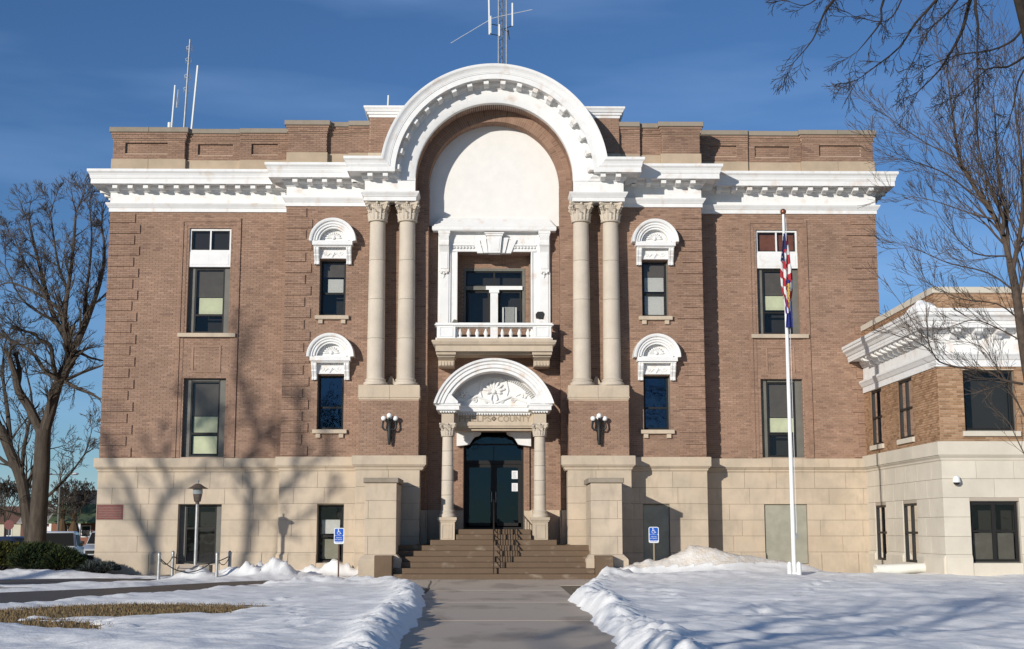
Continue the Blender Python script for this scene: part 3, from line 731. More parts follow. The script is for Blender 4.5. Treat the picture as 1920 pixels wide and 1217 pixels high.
# ------------------------------------------------------------------ windows
def frame_mb(x0, x1, z0, z1, y, t, d):
    mb = MB(); mb.box(x0, x0+t, y, y+d, z0, z1); mb.box(x1-t, x1, y, y+d, z0, z1); mb.box(x0+t, x1-t, y, y+d, z0, z0+t); mb.box(x0+t, x1-t, y, y+d, z1-t, z1); return mb
def window(x0, x1, z0, z1, Y, fill=0, rail=None, blinds=(), rev=.16, mullion=False, parent=None, back=True, t=.055, head=0, gm=None):
    gm = gm or m_glass
    """fill: width of the grey filler boards; blinds: (fraction x0,x1,z0,z1,material)"""
    par = parent or CH; y = Y+rev
    mb = frame_mb(x0, x1, z0, z1, y, .03, .1)
    if fill:
        mb.box(x0+.03, x0+fill, y+.01, y+.08, z0+.03, z1-.03); mb.box(x1-fill, x1-.03, y+.01, y+.08, z0+.03, z1-.03)
    if head: mb.box(x0+fill+.03, x1-fill-.03, y+.01, y+.08, z1-head, z1-.03)
    w = obj('window', mb, m_drab, par)
    a, b, c, d = x0+max(fill, .03)+.001, x1-max(fill, .03)-.001, z0+.031, z1-max(head, .03)-.001
    obj('frame', frame_mb(a, b, c, d, y+.02, t, .07), m_dark, w)
    rl = rail if rail is not None else (c+d)/2
    s_ = MB(); s_.box(a+t, b-t, y+.025, y+.085, rl-.03, rl+.03)
    if mullion: s_.box((a+b)/2-.05, (a+b)/2+.05, y+.022, y+.09, c+t, d-t)
    obj('sash', s_, m_dark, w)
    xs_ = [(a+t, b-t)] if not mullion else [(a+t, (a+b)/2-.05), ((a+b)/2+.05, b-t)]
    for xa, xb in xs_:
        obj('pane', MB().quad((xa, y+.05, rl+.03), (xb, y+.05, rl+.03), (xb, y+.05, d-t), (xa, y+.05, d-t)), gm, w, fix=False)
        obj('pane', MB().quad((xa, y+.07, c+t), (xb, y+.07, c+t), (xb, y+.07, rl-.03), (xa, y+.07, rl-.03)), gm, w, fix=False)
    for (fa, fb, fc, fd, mt) in blinds:
        xa, xb, za, zb_ = lerp(a+t, b-t, fa), lerp(a+t, b-t, fb), lerp(c, d, fc), lerp(c, d, fd)
        bb = MB()
        if mt is m_blindw:
            z = za
            while z < zb_: bb.xprism([(y+.125, z), (y+.128, z+.004), (y+.145, z+.026), (y+.141, z+.026)], xa, xb); z += .028
        else: bb.box(xa, xb, y+.12, y+.125, za, zb_)
        obj('blind', bb, mt, w)
    if back:
        r = MB(); r.quad((x0, y+.5, z0), (x1, y+.5, z0), (x1, y+.5, z1), (x0, y+.5, z1)); obj('dark_room_sheet', r, m_room, w, fix=False)  # near-black sheet stands in for the unlit room behind the glass
    return w
gb, wb = m_blind, m_blindw
shd = M('brown_grey_shade', (.12,.105,.09), .8, var=.1, scale=3)
window(-10.34, -8.93, 7.98, 10.25, YW, .20, 8.62, [(.1, 1, .30, .55, gb), (0, 1, .56, .97, shd)])
window(8.93, 10.34, 7.98, 10.25, YW, .20, 8.75, [(.05, .95, .38, .60, gb), (0, 1, .61, .97, shd)])
window(-10.36, -8.95, 3.83, 6.46, YW, .22, 4.62, [(.05, 1, .04, .27, gb), (.05, 1, .32, .53, gb), (0, 1, .54, .97, shd)], head=.08)
window(8.95, 10.36, 3.83, 6.46, YW, .22, 4.62, [(.05, 1, .33, .52, gb), (0, 1, .53, .97, shd)], head=.08)
# transom lights and white panels above the upper wing windows
for s in (-1, 1):
    x0, x1 = (-10.34, -8.93) if s < 0 else (8.93, 10.34)
    fr = frame_mb(x0, x1, 10.78, 11.57, YW+.05, .06, .1); fr.box((x0+x1)/2-.025, (x0+x1)/2+.025, YW+.06, YW+.12, 10.84, 11.51)
    w = part('transom_window', fr, m_white)
    part('frame', frame_mb(x0+.06, x1-.06, 10.84, 11.51, YW+.09, .04, .05), m_dark, parent=w)
    for a, b in ((x0+.1, (x0+x1)/2-.025), ((x0+x1)/2+.025, x1-.1)): part('pane', MB().quad((a, YW+.12, 10.88), (b, YW+.12, 10.88), (b, YW+.12, 11.47), (a, YW+.12, 11.47)), m_glass, parent=w, fix=False)
    part('shade', MB().box(x0+.08, x1-.08, YW+.18, YW+.19, 10.85, 11.5), m_red if s > 0 else m_room, parent=w)  # left one is a near-black sheet for the unlit room, not a blind
    mb = MB(); mb.box(x0, x1, YW+.03, YW+.12, 10.255, 10.775); mb.box(x0+.07, x1-.07, YW+.02, YW+.03, 10.33, 10.70)
    part('white_panel', mb, m_white)
    # raised brick surround: outer and inner band
    for (a, b, c, d, pr_, tw) in ((x0-.33, x1+.33, 3.82, 11.93, .05, .13), (x0-.20, x1+.20, 3.82, 11.80, .022, .12)):
        bk = MB(); 
        for (u0_, u1_, z0_, z1_) in ((a, a+tw, c, d), (b-tw, b, c, d), (a+tw, b-tw, d-tw, d)):
            bk.box(u0_, u1_, YW-pr_, YW, z0_, z1_); bricks(bk, u0_, u1_, z0_, z1_, lambda u, dd, z, pr_=pr_: (u, YW-pr_-dd, z), L=.12, pr=.006)
        part('window_surround', bk, m_brick)
    mb = MB(); mb.box(x0-.26, x1+.26, YW-.14, YW+.15, 7.84, 7.97); part('sill', mb, m_stone)
    # sunk spandrel panel outline
    bk = MB()
    for (u0_, u1_, z0_, z1_) in ((x0+.22, x1-.22, 7.5, 7.56), (x0+.22, x1-.22, 6.66, 6.72), (x0+.22, x0+.28, 6.72, 7.5), (x1-.28, x1-.22, 6.72, 7.5)): bk.box(u0_, u1_, YW-.035, YW, z0_, z1_)
    part('spandrel_panel', bk, m_brick)
    for i in range(13):
        pass
window(-5.78, -4.91, 8.44, 10.33, YP, .03, 9.22, [(.22, .95, .44, .67, wb), (0, 1, .72, .97, shd)], rev=.2)
window(4.91, 5.78, 8.44, 10.33, YP, .03, 9.22, [(.05, .97, .03, .42, wb), (.05, .97, .47, .72, wb), (0, 1, .74, .97, shd)], rev=.2)
window(-5.78, -4.91, 4.68, 6.48, YP, .03, 5.42, [(0, 1, .72, .97, shd)], rev=.2, gm=m_glass2)
window(4.91, 5.78, 4.68, 6.48, YP, .03, 5.42, [(0, 1, .72, .97, shd)], rev=.2, gm=m_glass2)
window(-5.70, -4.84, .40, 2.26, YP, .03, 1.25, [(.05, .9, .5, .74, wb), (.1, .9, .05, .4, m_grey)], rev=.2)
window(-10.38, -8.96, .34, 2.28, YW, .2, 1.5, [], rev=.22)
for x0, x1, z0, z1, Y in ((4.84, 5.70, .40, 2.26, YP), (8.96, 10.38, .34, 2.28, YW)):
    mb = MB(); mb.cbox(x0+.01, x1-.01, Y+.05, Y+.12, z0+.01, z1-.01, .006); part('infill_panel', mb, m_grey)
# sills with two little blocks
for s in (-1, 1):
    for zt in (8.44, 4.68):
        c = s*5.345; mb = MB(); mb.cbox(c-.56, c+.56, YP-.13, YP+.18, zt-.13, zt, .012); o = part('sill', mb, m_stone)
        mb = MB(); mb.cbox(c-.45, c-.30, YP-.09, YP, zt-.27, zt-.135, .01); mb.cbox(c+.30, c+.45, YP-.09, YP, zt-.27, zt-.135, .01); part('sill_block', mb, m_stone, parent=o)

# ------------------------------------------------------------------ hooded windows
def scroll(mb, c, r, w, n=26, turns=2.0, sgn=1, y=None, start=0):
    pts = [(c[0]+sgn*r*(1-i/n)*math.cos(start+turns*2*PI*i/n), c[1], c[2]+r*(1-i/n)*math.sin(start+turns*2*PI*i/n)) for i in range(n)]
    mb.tube(pts, [w*(1-.4*i/n) for i in range(n)], 5)
def seg_arch(R_, cz, half, prof, cx, Y, n=32, cut=0):   # prof (d, r) swept over the visible part above cz+cut
    rings = []
    for i in range(n+1):
        ring = []
        for d, r in prof:
            a0 = math.asin(max(-1, min(1, cut/r))); a = a0+(PI-2*a0)*i/n; ring.append((cx-r*math.cos(a), Y-d, cz+r*math.sin(a)))
        rings.append(ring)
    return MB().loft(rings)
def hood(cx, zt):       # zt: top of the window opening
    zc = zt+.56          # springing of the arch
    g = obj('window_hood', seg_arch(.75, zc, .75, [(-.02,.45),(.24,.45),(.24,.50),(.30,.52),(.30,.57),(.34,.60),(.34,.65),(.40,.68),(.42,.72),(.42,.77),(-.02,.79)], cx, YP, 32), m_white, CH, True)
    mb = MB(); mb.box(cx-.66, cx+.66, YP-.40, YP, zc-.14, zc-.002); mb.box(cx-.62, cx+.62, YP-.33, YP, zc-.19, zc-.14); mb.box(cx-.72, cx+.72, YP-.30, YP, zc-.002, zc+.03); obj('shelf', mb, m_white, g)
    mb = MB(); mb.prism([(cx+.46*math.cos(PI*i/24), zc+.03+.46*math.sin(PI*i/24)) for i in range(25)], YP-.04, YP)
    for k in range(24):
        a = PI*(k+.5)/24; mb.box(cx+.40*math.cos(a)-.012, cx+.40*math.cos(a)+.012, YP-.06, YP-.04, zc+.03+.40*math.sin(a)-.012, zc+.03+.40*math.sin(a)+.012)
    mb.sphere((cx, YP-.05, zc+.17), .07, 8)
    for k in range(9):
        a = R(18+18*k); mb.tube([(cx+.09*math.cos(a), YP-.05, zc+.12+.09*math.sin(a)), (cx+.22*math.cos(a), YP-.07, zc+.10+.22*math.sin(a)), (cx+.31*math.cos(a), YP-.045, zc+.08+.28*math.sin(a))], [.02,.035,.012], 5)
    obj('shell_relief', mb, m_white, g)
    mb = MB(); mb.box(cx-.44, cx+.44, YP-.10, YP+.1, zt+.02, zc-.19)
    for k in range(11): mb.sphere((cx-.37+k*.074, YP-.11, zc-.225), .02, 5)
    for q_ in (-1, 1): scroll(mb, (cx+q_*.27, YP-.105, zt+.17), .075, .016, sgn=q_); mb.tube([(cx+q_*.2, YP-.105, zt+.10), (cx+q_*.1, YP-.11, zt+.19), (cx+q_*.02, YP-.105, zt+.12)], [.016,.022,.012], 5)
    mb.prism([(cx-.05, zt+.06), (cx-.02, zt+.06), (cx+.06, zt+.22), (cx+.03, zt+.22)], YP-.13, YP-.1)
    obj('relief_panel', mb, m_white, g)
    for q_ in (-1, 1):
        c = cx+q_*.53; pr_ = [(YP, zt-.18), (YP-.12, zt-.18), (YP-.13, zt-.13), (YP-.10, zt-.08), (YP-.16, zt+.02), (YP-.22, zt+.10), (YP-.22, zt+.14), (YP-.26, zt+.20), (YP-.30, zt+.28), (YP-.30, zc-.19), (YP, zc-.19)]
        b_ = MB().xprism(pr_, c-.085, c+.085)
        for x in (c-.05, c+.05): b_.xprism([(y-.015 if y < YP else y, z) for y, z in pr_], x-.018, x+.018)
        obj('bracket', b_, m_white, g)
    return g
for s in (-1, 1):
    for zt in (10.33, 6.48): hood(s*5.345, zt)

# ------------------------------------------------------------------ loggia: surround, keystone, balcony
mb = sweep([(-.1,11.36),(.34,11.36),(.36,11.40),(.36,11.50),(.32,11.53),(.10,11.84),(-.1,11.86)], [(-1.72, YR+.05), (-1.72, YR-.02), (1.72, YR-.02), (1.72, YR+.05)])
part('loggia_coping', mb, m_white)
for s in (-1, 1):
    q = lambda a, b: (min(s*a, s*b), max(s*a, s*b))
    mb = MB(); x0, x1 = q(1.46, 1.88); mb.box(x0, x1, YR-.10, YR, 8.1, 11.36); mb.box(x0+.06, x1-.06, YR-.125, YR-.10, 8.2, 10.0)
    mb.box(*q(1.27, 1.46), YR-.05, YR, 8.1, 10.86); mb.box(*q(1.235, 1.29), YR-.085, YR+.5, 8.1, 10.72)
    p = part('pilaster', mb, m_white)
    c = s*1.68; pr_ = [(YR-.1, 10.0), (YR-.16, 10.0), (YR-.17, 10.6), (YR-.20, 10.72), (YR-.30, 10.82), (YR-.33, 10.92), (YR-.30, 11.05), (YR-.34, 11.14), (YR-.34, 11.36), (YR-.1, 11.36)]
    b_ = MB().xprism(pr_, c-.16, c+.16); b_.xprism([(YR-.15, 10.1), (YR-.185, 10.1), (YR-.185, 10.66), (YR-.15, 10.7)], c-.12, c+.12); b_.box(c-.20, c+.20, YR-.36, YR-.1, 11.27, 11.358); b_.box(c-.18, c+.18, YR-.345, YR-.1, 11.2, 11.27)
    b_.tube([(c-.16, YR-.27, 10.92), (c+.16, YR-.27, 10.92)], .09, 12)
    for x_ in (-.09, 0, .09): b_.sphere((c+x_, YR-.16, 9.97-.03*(x_ == 0)), .045, 6)
    b_.tube([(c-.02, YR-.13, 9.93), (c, YR-.135, 9.85), (c-.03, YR-.12, 9.76)], [.04,.03,.01], 6)
    obj('console', b_, m_white, p, True)
mb = MB(); mb.box(-1.46, 1.46, YR-.07, YR, 10.70, 11.36); mb.box(-1.40, 1.40, YR-.10, YR-.07, 10.70, 10.78); mb.box(-1.42, 1.42, YR-.12, YR-.07, 10.90, 10.95)
mb.box(-1.35, -.68, YR-.085, YR-.07, 11.0, 11.24); mb.box(.68, 1.35, YR-.085, YR-.07, 11.0, 11.24)
for k in range(26):
    x = -1.35+k*.108
    if abs(x) > .55: mb.sphere((x, YR-.09, 10.84), .045, 6)
ln = part('loggia_lintel', mb, m_white)
for k, (a0, a1, b0, b1, d) in enumerate(((-.20, .20, -.26, .26, .30), (-.36, -.215, -.48, -.28, .20), (.215, .36, .28, .48, .20), (-.56, -.375, -.76, -.50, .15), (.375, .56, .50, .76, .15))):
    zt_ = 11.20 if k == 0 else (11.16 if k < 3 else 11.10)
    mb = MB(); mb.prism([(a0, 10.62 if k == 0 else 10.64), (a1, 10.62 if k == 0 else 10.64), (b1, zt_), (b0, zt_)], YR-d, YR+.05)
    if k == 0: mb.box(-.29, .29, YR-.34, YR, 11.20, 11.27); mb.box(-.33, .33, YR-.37, YR, 11.27, 11.31); mb.prism([(-.15, 10.68), (.15, 10.68), (.20, 11.14), (-.20, 11.14)], YR-d-.012, YR-d)
    part('keystone' if k == 0 else 'voussoir', mb, m_white, parent=ln)
# loggia ceiling/window
YL = 45.35
fr = frame_mb(-1.05, 1.05, 8.15, 10.28, YL-.03, .09, .12); fr.box(-.96, .96, YL-.06, YL+.08, 9.53, 9.66)
w = part('loggia_window', fr, m_drab)
mb = MB(); mb.box(-.13, .13, YL-.12, YL+.08, 8.15, 9.50); mb.box(-.17, .17, YL-.15, YL+.05, 9.42, 9.53); mb.box(-.28, .96, YL-.10, YL-.02, 9.53, 9.66); part('mullion', mb, m_white, parent=w)
part('frame', frame_mb(-.96, .96, 9.66, 10.19, YL+.02, .045, .06).add(frame_mb(-.93, -.16, 8.2, 9.5, YL+.02, .06, .06)).add(frame_mb(.16, .93, 8.2, 9.5, YL+.02, .06, .06)).add(MB().box(-.03, .03, YL+.02, YL+.07, 9.7, 10.15)), m_dark, parent=w)
for a, b, c, d in ((-.92, -.03, 9.7, 10.15), (.03, .92, 9.7, 10.15), (-.87, -.22, 8.26, 9.44), (.22, .87, 8.26, 9.44)):
    part('pane', MB().quad((a, YL+.05, c), (b, YL+.05, c), (b, YL+.05, d), (a, YL+.05, d)), m_glass, parent=w, fix=False)
part('dark_room_sheet', MB().box(-1.0, 1.0, YL+.4, YL+.41, 8.1, 10.3), m_room, parent=w)  # darkness of the room behind, put into a dark-coloured sheet
mb = MB(); mb.box(.28, .33, YL+.06, YL+.08, 8.2, 8.95); mb.box(.72, .77, YL+.06, YL+.08, 8.2, 8.95); part('storm_rail', mb, m_white, parent=w)
bl = MB(); z = 8.2
while z < 8.95: bl.xprism([(YL+.12, z), (YL+.123, z+.003), (YL+.14, z+.02), (YL+.136, z+.02)], .36, .70); z += .034
part('blind', bl, m_blindw, parent=w)
mb = MB(); mb.box(-1.24, 1.24, YR, YL+.1, 8.12, 8.2); part('loggia_floor', mb, m_stone)
# balcony
YB = 43.42
bs = MB(); bs.box(-1.86, 1.86, YB-.02, YR+.1, 7.50, 7.60); bs.add(sweep([(-.5,7.18),(.0,7.18),(.0,7.36),(.03,7.37),(.08,7.41),(.10,7.46),(.12,7.47),(.12,7.53),(-.5,7.55)], [(-1.90, YR), (-1.90, YB), (1.90, YB), (1.90, YR)]))
bs.box(-1.4, 1.4, YB+.25, YR, 7.10, 7.18)
bal = part('balcony', bs, m_stone)
for s in (-1, 1):
    c = s*1.56; pr_ = [(YR, 6.74), (YB+.45, 6.74), (YB+.42, 6.82), (YB+.42, 6.92), (YB+.25, 7.0), (YB+.2, 7.05), (YB+.12, 7.10), (YB+.1, 7.18), (YR, 7.18)]
    mb = MB().xprism(pr_, c-.26, c+.26); mb.box(c-.32, c+.32, YB+.08, YR, 7.08, 7.178); mb.box(c-.29, c+.29, YB+.2, YR, 7.02, 7.08)
    for k in range(5): mb.box(c-.2+k*.1-.035, c-.2+k*.1+.035, YB+.40, YB+.46, 6.76, 6.9)
    part('console', mb, m_stone, parent=bal)
    mb = MB(); mb.box(c-.30, c+.30, YB+.03, YB+.45, 7.56, 8.03); mb.box(c-.34, c+.34, YB, YB+.48, 7.55, 7.62); mb.add(frame_mb(c-.22, c+.22, 7.66, 7.99, YB+.015, .03, .02)); part('pedestal', mb, m_white, parent=bal)
mb = MB(); mb.box(-1.93, 1.93, YB-.03, YB+.50, 8.03, 8.07); mb.box(-1.90, 1.90, YB, YB+.46, 8.07, 8.115); mb.box(-1.88, 1.88, YB+.02, YB+.44, 7.99, 8.03); part('rail', mb, m_white, parent=bal)
mb = MB(); mb.box(-1.3, 1.3, YB+.1, YB+.38, 7.55, 7.66); mb.box(-.12, .12, YB+.06, YB+.4, 7.6, 7.99); part('rail_base', mb, m_white, parent=bal)
bme = MB().lathe([(.06,0),(.06,.03),(.04,.045),(.065,.09),(.075,.13),(.06,.18),(.035,.24),(.035,.28),(.055,.295),(.06,.33)], n=14).mesh('baluster', m_white, True, True)
for s in (-1, 1):
    for k in range(4): inst('baluster', bme, (s*(.27+.28*k), YB+.24, 7.66), parent=bal)
    inst('baluster', bme, (s*1.235, YB+.24, 7.66), parent=bal)

# ------------------------------------------------------------------ entrance
ZL = 1.47
YE = 43.0
ped = [(-.17, 0), ]
for s in (-1, 1):
    c = s*1.46
    mb = MB(); mb.box(c-.27, c+.27, YE-.29, YE+.29, .95, 1.08); mb.box(c-.24, c+.24, YE-.26, YE+.26, 1.08, 1.72); mb.box(c-.27, c+.27, YE-.29, YE+.29, 1.70, 1.75); mb.box(c-.30, c+.30, YE-.32, YE+.32, 1.75, 1.84)
    mb.add(frame_mb(c-.16, c+.16, 1.18, 1.62, YE-.275, .025, .02)); part('pedestal', mb, m_stone)
    column(c, YE, 0, 4.38, .195, .17, 1.84, 5, .42, .70)
    # respond blocks tying the columns to the wall
    mb = MB(); mb.box(c-.20, c+.20, YE+.42, YR, 1.4, 2.1); part('plinth_stone', mb, m_stone)
# entablature of the porch
EP = [(-1.76, YR), (-1.76, YE-.24), (-1.20, YE-.24), (-1.20, YE+.05), (1.20, YE+.05), (1.20, YE-.24), (1.76, YE-.24), (1.76, YR)]
inner = EP
mb = MB(); mb.box(-1.66, -1.27, YE-.19, YR, 4.80, 5.16); mb.box(1.27, 1.66, YE-.19, YR, 4.80, 5.16); mb.box(-1.27, 1.27, YE+.45, YR, 4.84, 5.16)
mb.box(-1.27, 1.27, YE+.42, YR, 4.76, 4.86); mb.box(-1.27, 1.27, YE+.47, YR, 4.70, 4.76); mb.box(-1.27, 1.27, YE+.6, YR, 4.62, 4.70)
ent = part('door_entablature', mb, m_stone)
part('porch_cornice', sweep([(-.25,5.16),(.0,5.16),(.0,5.20),(.10,5.21),(.10,5.33),(.13,5.34),(.14,5.40),(-.25,5.42)], [(-1.72, YR), (-1.72, YE-.24), (-1.20, YE-.24), (-1.20, YE+.42), (1.20, YE+.42), (1.20, YE-.24), (1.72, YE-.24), (1.72, YR)]), m_white, parent=ent)
dn = MB()
for k in range(28): dn.box(-1.16+k*.084, -1.16+k*.084+.05, YE+.37, YE+.46, 5.11, 5.165)
for s in (-1, 1):
    for k in range(6): x = s*1.47-.21+k*.084; dn.box(x-.025, x+.025, YE-.30, YE-.2, 5.125, 5.175)
part('dentils', dn, m_white, kind='stuff')
# arched pediment
RZ = 4.86; PR_ = 1.98
pf = [(-.1,1.58),(.50,1.58),(.50,1.66),(.56,1.69),(.56,1.78),(.60,1.81),(.60,1.87),(.66,1.91),(.67,1.98),(-.1,2.0)]
pe = seg_arch(2, RZ, 0, [(d, r) for d, r in pf], 0, YE+.15, 48, cut=.54); pe_o = part('pediment', pe, m_white, smooth=True)
mb = MB(); cut = .56; a0 = math.asin(cut/1.6); mb.prism([(1.6*math.cos(a0+(PI-2*a0)*i/40), RZ+1.6*math.sin(a0+(PI-2*a0)*i/40)) for i in range(41)], YE+.45, YR-.01); part('tympanum', mb, m_white, parent=pe_o)
for s in (-1, 1):   # broken ends on the column blocks
    mb = MB(); pts = [(s*1.86, 5.41), (s*1.14, 5.41), (s*1.14, 5.48), (s*1.50, 5.82), (s*1.62, 5.86), (s*1.88, 5.47)]
    mb.prism(pts, YE-.37, YE+.1); part('pediment_end', mb, m_white, parent=pe_o)
dn = MB()
for k in range(52):
    a = a0+.06+(PI-2*a0-.12)*k/51; r0_, r1_ = 1.42, 1.55; w_ = .014
    ca, sa = math.cos(a), math.sin(a)
    dn.loft([[(r0_*ca-w_*sa, y, RZ+r0_*sa+w_*ca), (r1_*ca-w_*sa, y, RZ+r1_*sa+w_*ca), (r1_*ca+w_*sa, y, RZ+r1_*sa-w_*ca), (r0_*ca+w_*sa, y, RZ+r0_*sa-w_*ca)] for y in (YE+.36, YE+.46)])
part('arch_dentils', dn, m_white, kind='stuff')
# shell and scroll relief
sh = MB(); yy = YE+.435; zc = 5.86
for k in range(9):
    a = R(-10+25*k); r1_ = .36 if k not in (0, 8) else .24
    sh.tube([(.07*math.cos(a), yy, zc+.07*math.sin(a)), (.2*math.cos(a), yy-.03, zc+.2*math.sin(a)), (r1_*math.cos(a), yy-.015, zc+r1_*math.sin(a))], [.022,.05,.035], 8)
sh.sphere((0, yy-.02, zc), .08, 8)
sh.tube([(-.38, yy, 5.62), (-.46, yy, 5.9), (-.40, yy, 6.18), (-.2, yy, 6.34), (0, yy, 6.28), (.2, yy, 6.34), (.40, yy, 6.18), (.46, yy, 5.9), (.38, yy, 5.62)], .03, 6)
for s in (-1, 1):
    sh.tube([(s*.06, yy-.01, 5.78), (s*.10, yy-.02, 5.62), (s*.03, yy, 5.48)], [.03,.035,.02], 6)
    sh.tube([(s*.05, yy, 5.5), (s*.3, yy-.01, 5.6), (s*.55, yy-.02, 5.72), (s*.8, yy-.01, 5.60), (s*1.05, yy, 5.5)], [.03,.045,.045,.04,.02], 6)
    scroll(sh, (s*.62, yy-.01, 5.58), .09, .022, sgn=s); scroll(sh, (s*.25, yy-.01, 5.54), .07, .02, sgn=-s)
    for k in range(5):
        a = 2*PI*k/5; sh.sphere((s*.98+.075*math.cos(a), yy-.005, 5.74+.06*math.sin(a)), .045, 6)
    sh.tube([(s*.7, yy, 5.72), (s*.85, yy-.01, 5.80), (s*1.1, yy, 5.72), (s*1.2, yy, 5.62)], [.02,.03,.03,.015], 6)
part('shell_relief', sh, m_white, smooth=True, parent=pe_o)
def text(s, size, loc, mat, parent, name='lettering', depth=.004, rot=(PI/2, 0, 0), width=None, bold=0):
    cu = bpy.data.curves.new(name, 'FONT'); cu.body = s; cu.size = size; cu.extrude = depth; cu.offset = bold; cu.align_x = 'CENTER'; cu.resolution_u = 3
    t = bpy.data.objects.new('t', cu); COL.objects.link(t); dg = bpy.context.evaluated_depsgraph_get(); dg.update()
    me = bpy.data.meshes.new_from_object(t.evaluated_get(dg)); bpy.data.objects.remove(t); me.name = name
    if width:
        xs_ = [v.co.x for v in me.vertices]; k = width/(max(xs_)-min(xs_)); cx_ = (max(xs_)+min(xs_))/2
        for v in me.vertices: v.co.x = (v.co.x-cx_)*k
    me.transform(Matrix.Translation(loc) @ Euler(rot).to_matrix().to_4x4())
    me.materials.clear(); me.materials.append(mat); o = bpy.data.objects.new(name, me); COL.objects.link(o); setp(o, parent); return o
m_letter = M('cut_letter', (.30,.24,.17), .9)
text('PHELPS', .27, (-.60, YE+.446, 4.895), m_letter, ent, width=1.04, bold=.002); text('COUNTY', .27, (.655, YE+.446, 4.895), m_letter, ent, width=1.06, bold=.002)
mb = MB(); mb.loft([[(.085*math.cos(k*PI/2)*r_, YE+.440, 4.99+.085*math.sin(k*PI/2)*r_) for k in range(4)] for r_ in (1, .72)]+[[(.085*math.cos(k*PI/2)*.72, YE+.449, 4.99+.085*math.sin(k*PI/2)*.72) for k in range(4)], [(.085*math.cos(k*PI/2), YE+.449, 4.99+.085*math.sin(k*PI/2)) for k in range(4)]]); part('diamond_mark', mb, m_letter, parent=ent)
# white quadrant brackets in the door head
for s in (-1, 1):
    pts = [(s*1.0, 4.62), (s*.42, 4.62), (s*.42, 4.56), (s*.50, 4.50), (s*.62, 4.47), (s*.70, 4.38), (s*.80, 4.22), (s*.88, 4.20), (s*1.22, 4.16), (s*1.22, 4.62)]
    mb = MB(); mb.prism(pts, YR-.30, YR-.06); scroll(mb, (s*.52, YR-.31, 4.54), .05, .014, sgn=s); part('door_bracket', mb, m_white)
mb = MB(); mb.box(-1.22, 1.22, YR-.32, YR-.04, 4.62, 4.67); part('door_head', mb, m_white)
mb = MB(); mb.box(-1.27, -1.0, YR-.012, YR+.0, 2.08, 4.16); 
# brick facing beside the doorway, set a little proud
for s in (-1, 1):
    bb = MB(); q = lambda a, b: (min(s*a, s*b), max(s*a, s*b)); a, b = q(1.0, 1.17); bb.box(a, b, YR-.08, YR, 2.08, 4.6); bricks(bb, a, b, 2.1, 4.6, PF(YR-.08), L=.16); part('door_jamb', bb, m_brick)
# doors
YD = 45.25
fr = frame_mb(-.99, .99, 1.47, 4.75, YD, .07, .12); fr.box(-.92, .92, YD, YD+.12, 3.62, 3.74); fr.box(-.92, .92, YD, YD+.1, 4.25, 4.30)
dr = part('door_frame', fr, m_dark)
for a, b, c, d in ((-.92, 0, 3.74, 4.25), (0, .92, 3.74, 4.25), (-.92, .92, 4.30, 4.68)): part('pane', MB().quad((a, YD+.06, c), (b, YD+.06, c), (b, YD+.06, d), (a, YD+.06, d)), m_glass3, parent=dr, fix=False)
part('transom_bar', MB().box(-.012, .012, YD+.03, YD+.06, 3.74, 4.25), m_dark, parent=dr)
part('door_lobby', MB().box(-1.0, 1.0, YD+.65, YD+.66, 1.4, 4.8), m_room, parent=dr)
for s in (-1, 1):
    x0, x1 = (-.915, -.005) if s < 0 else (.005, .915)
    fr = frame_mb(x0, x1, 1.48, 3.61, YD+.03, .10, .05); fr.box(x0, x1, YD+.03, YD+.08, 1.48, 1.68); d = part('door', fr, m_dark)
    part('pane', MB().quad((x0+.1, YD+.055, 1.68), (x1-.1, YD+.055, 1.68), (x1-.1, YD+.055, 3.51), (x0+.1, YD+.055, 3.51)), m_glass3, parent=d, fix=False)
    part('handle', MB().tube([(s*.07, YD+.03, 2.35), (s*.07, YD-.03, 2.37), (s*.07, YD-.03, 2.68), (s*.07, YD+.03, 2.70)], .013, 6), m_iron, parent=d)
for z in (3.13, 2.72):
    mb = MB(); mb.box(.60, .80, YD+.005, YD+.012, z, z+.27)
    o = tag(obj('notice', mb, m_signw), 'white paper notice on the right door leaf, '+('upper of the two' if z > 3 else 'lower of the two'), 'notice', 'notices on the door')
    ln_ = MB()
    for k in range(6): ln_.box(.63, .63+random.uniform(.09, .14), YD+.002, YD+.004, z+.03+k*.036, z+.038+k*.036)
    obj('lettering', ln_, m_joint, o)

# steps, cheek blocks
def step(x0, x1, y0, z0, z1, y1):
    mb = MB(); mb.cbox(x0, x1, y0, y1, z0, z1, .012); part('step', mb, m_step, parent=STR)
STR = thing('front_steps', (0, 41, 0), 'wide flight of wet brown stone steps up to the courthouse doors', 'steps')
RS = ZL/9; y = 40.3
for k in range(6): step(-3.0 if k else -3.25, 3.0 if k else 3.3, y+k*.33, k*RS, (k+1)*RS, y+k*.33+(.36 if k < 5 else 1.75))
for k in range(3): step(-1.17 if k else -1.95, 1.17 if k else 1.95, 42.25+k*.33 if k else 42.12, (6+k)*RS, (7+k)*RS, 44.65 if k == 2 else 43.6+.3*k)
mb = MB(); mb.box(-.99, .99, YR, YD+.2, 1.30, 1.462); part('threshold', mb, m_step)
mb = MB(); mb.box(-2.38, 2.38, 42.6, YR, 0, 1.0); part('landing', mb, m_step)
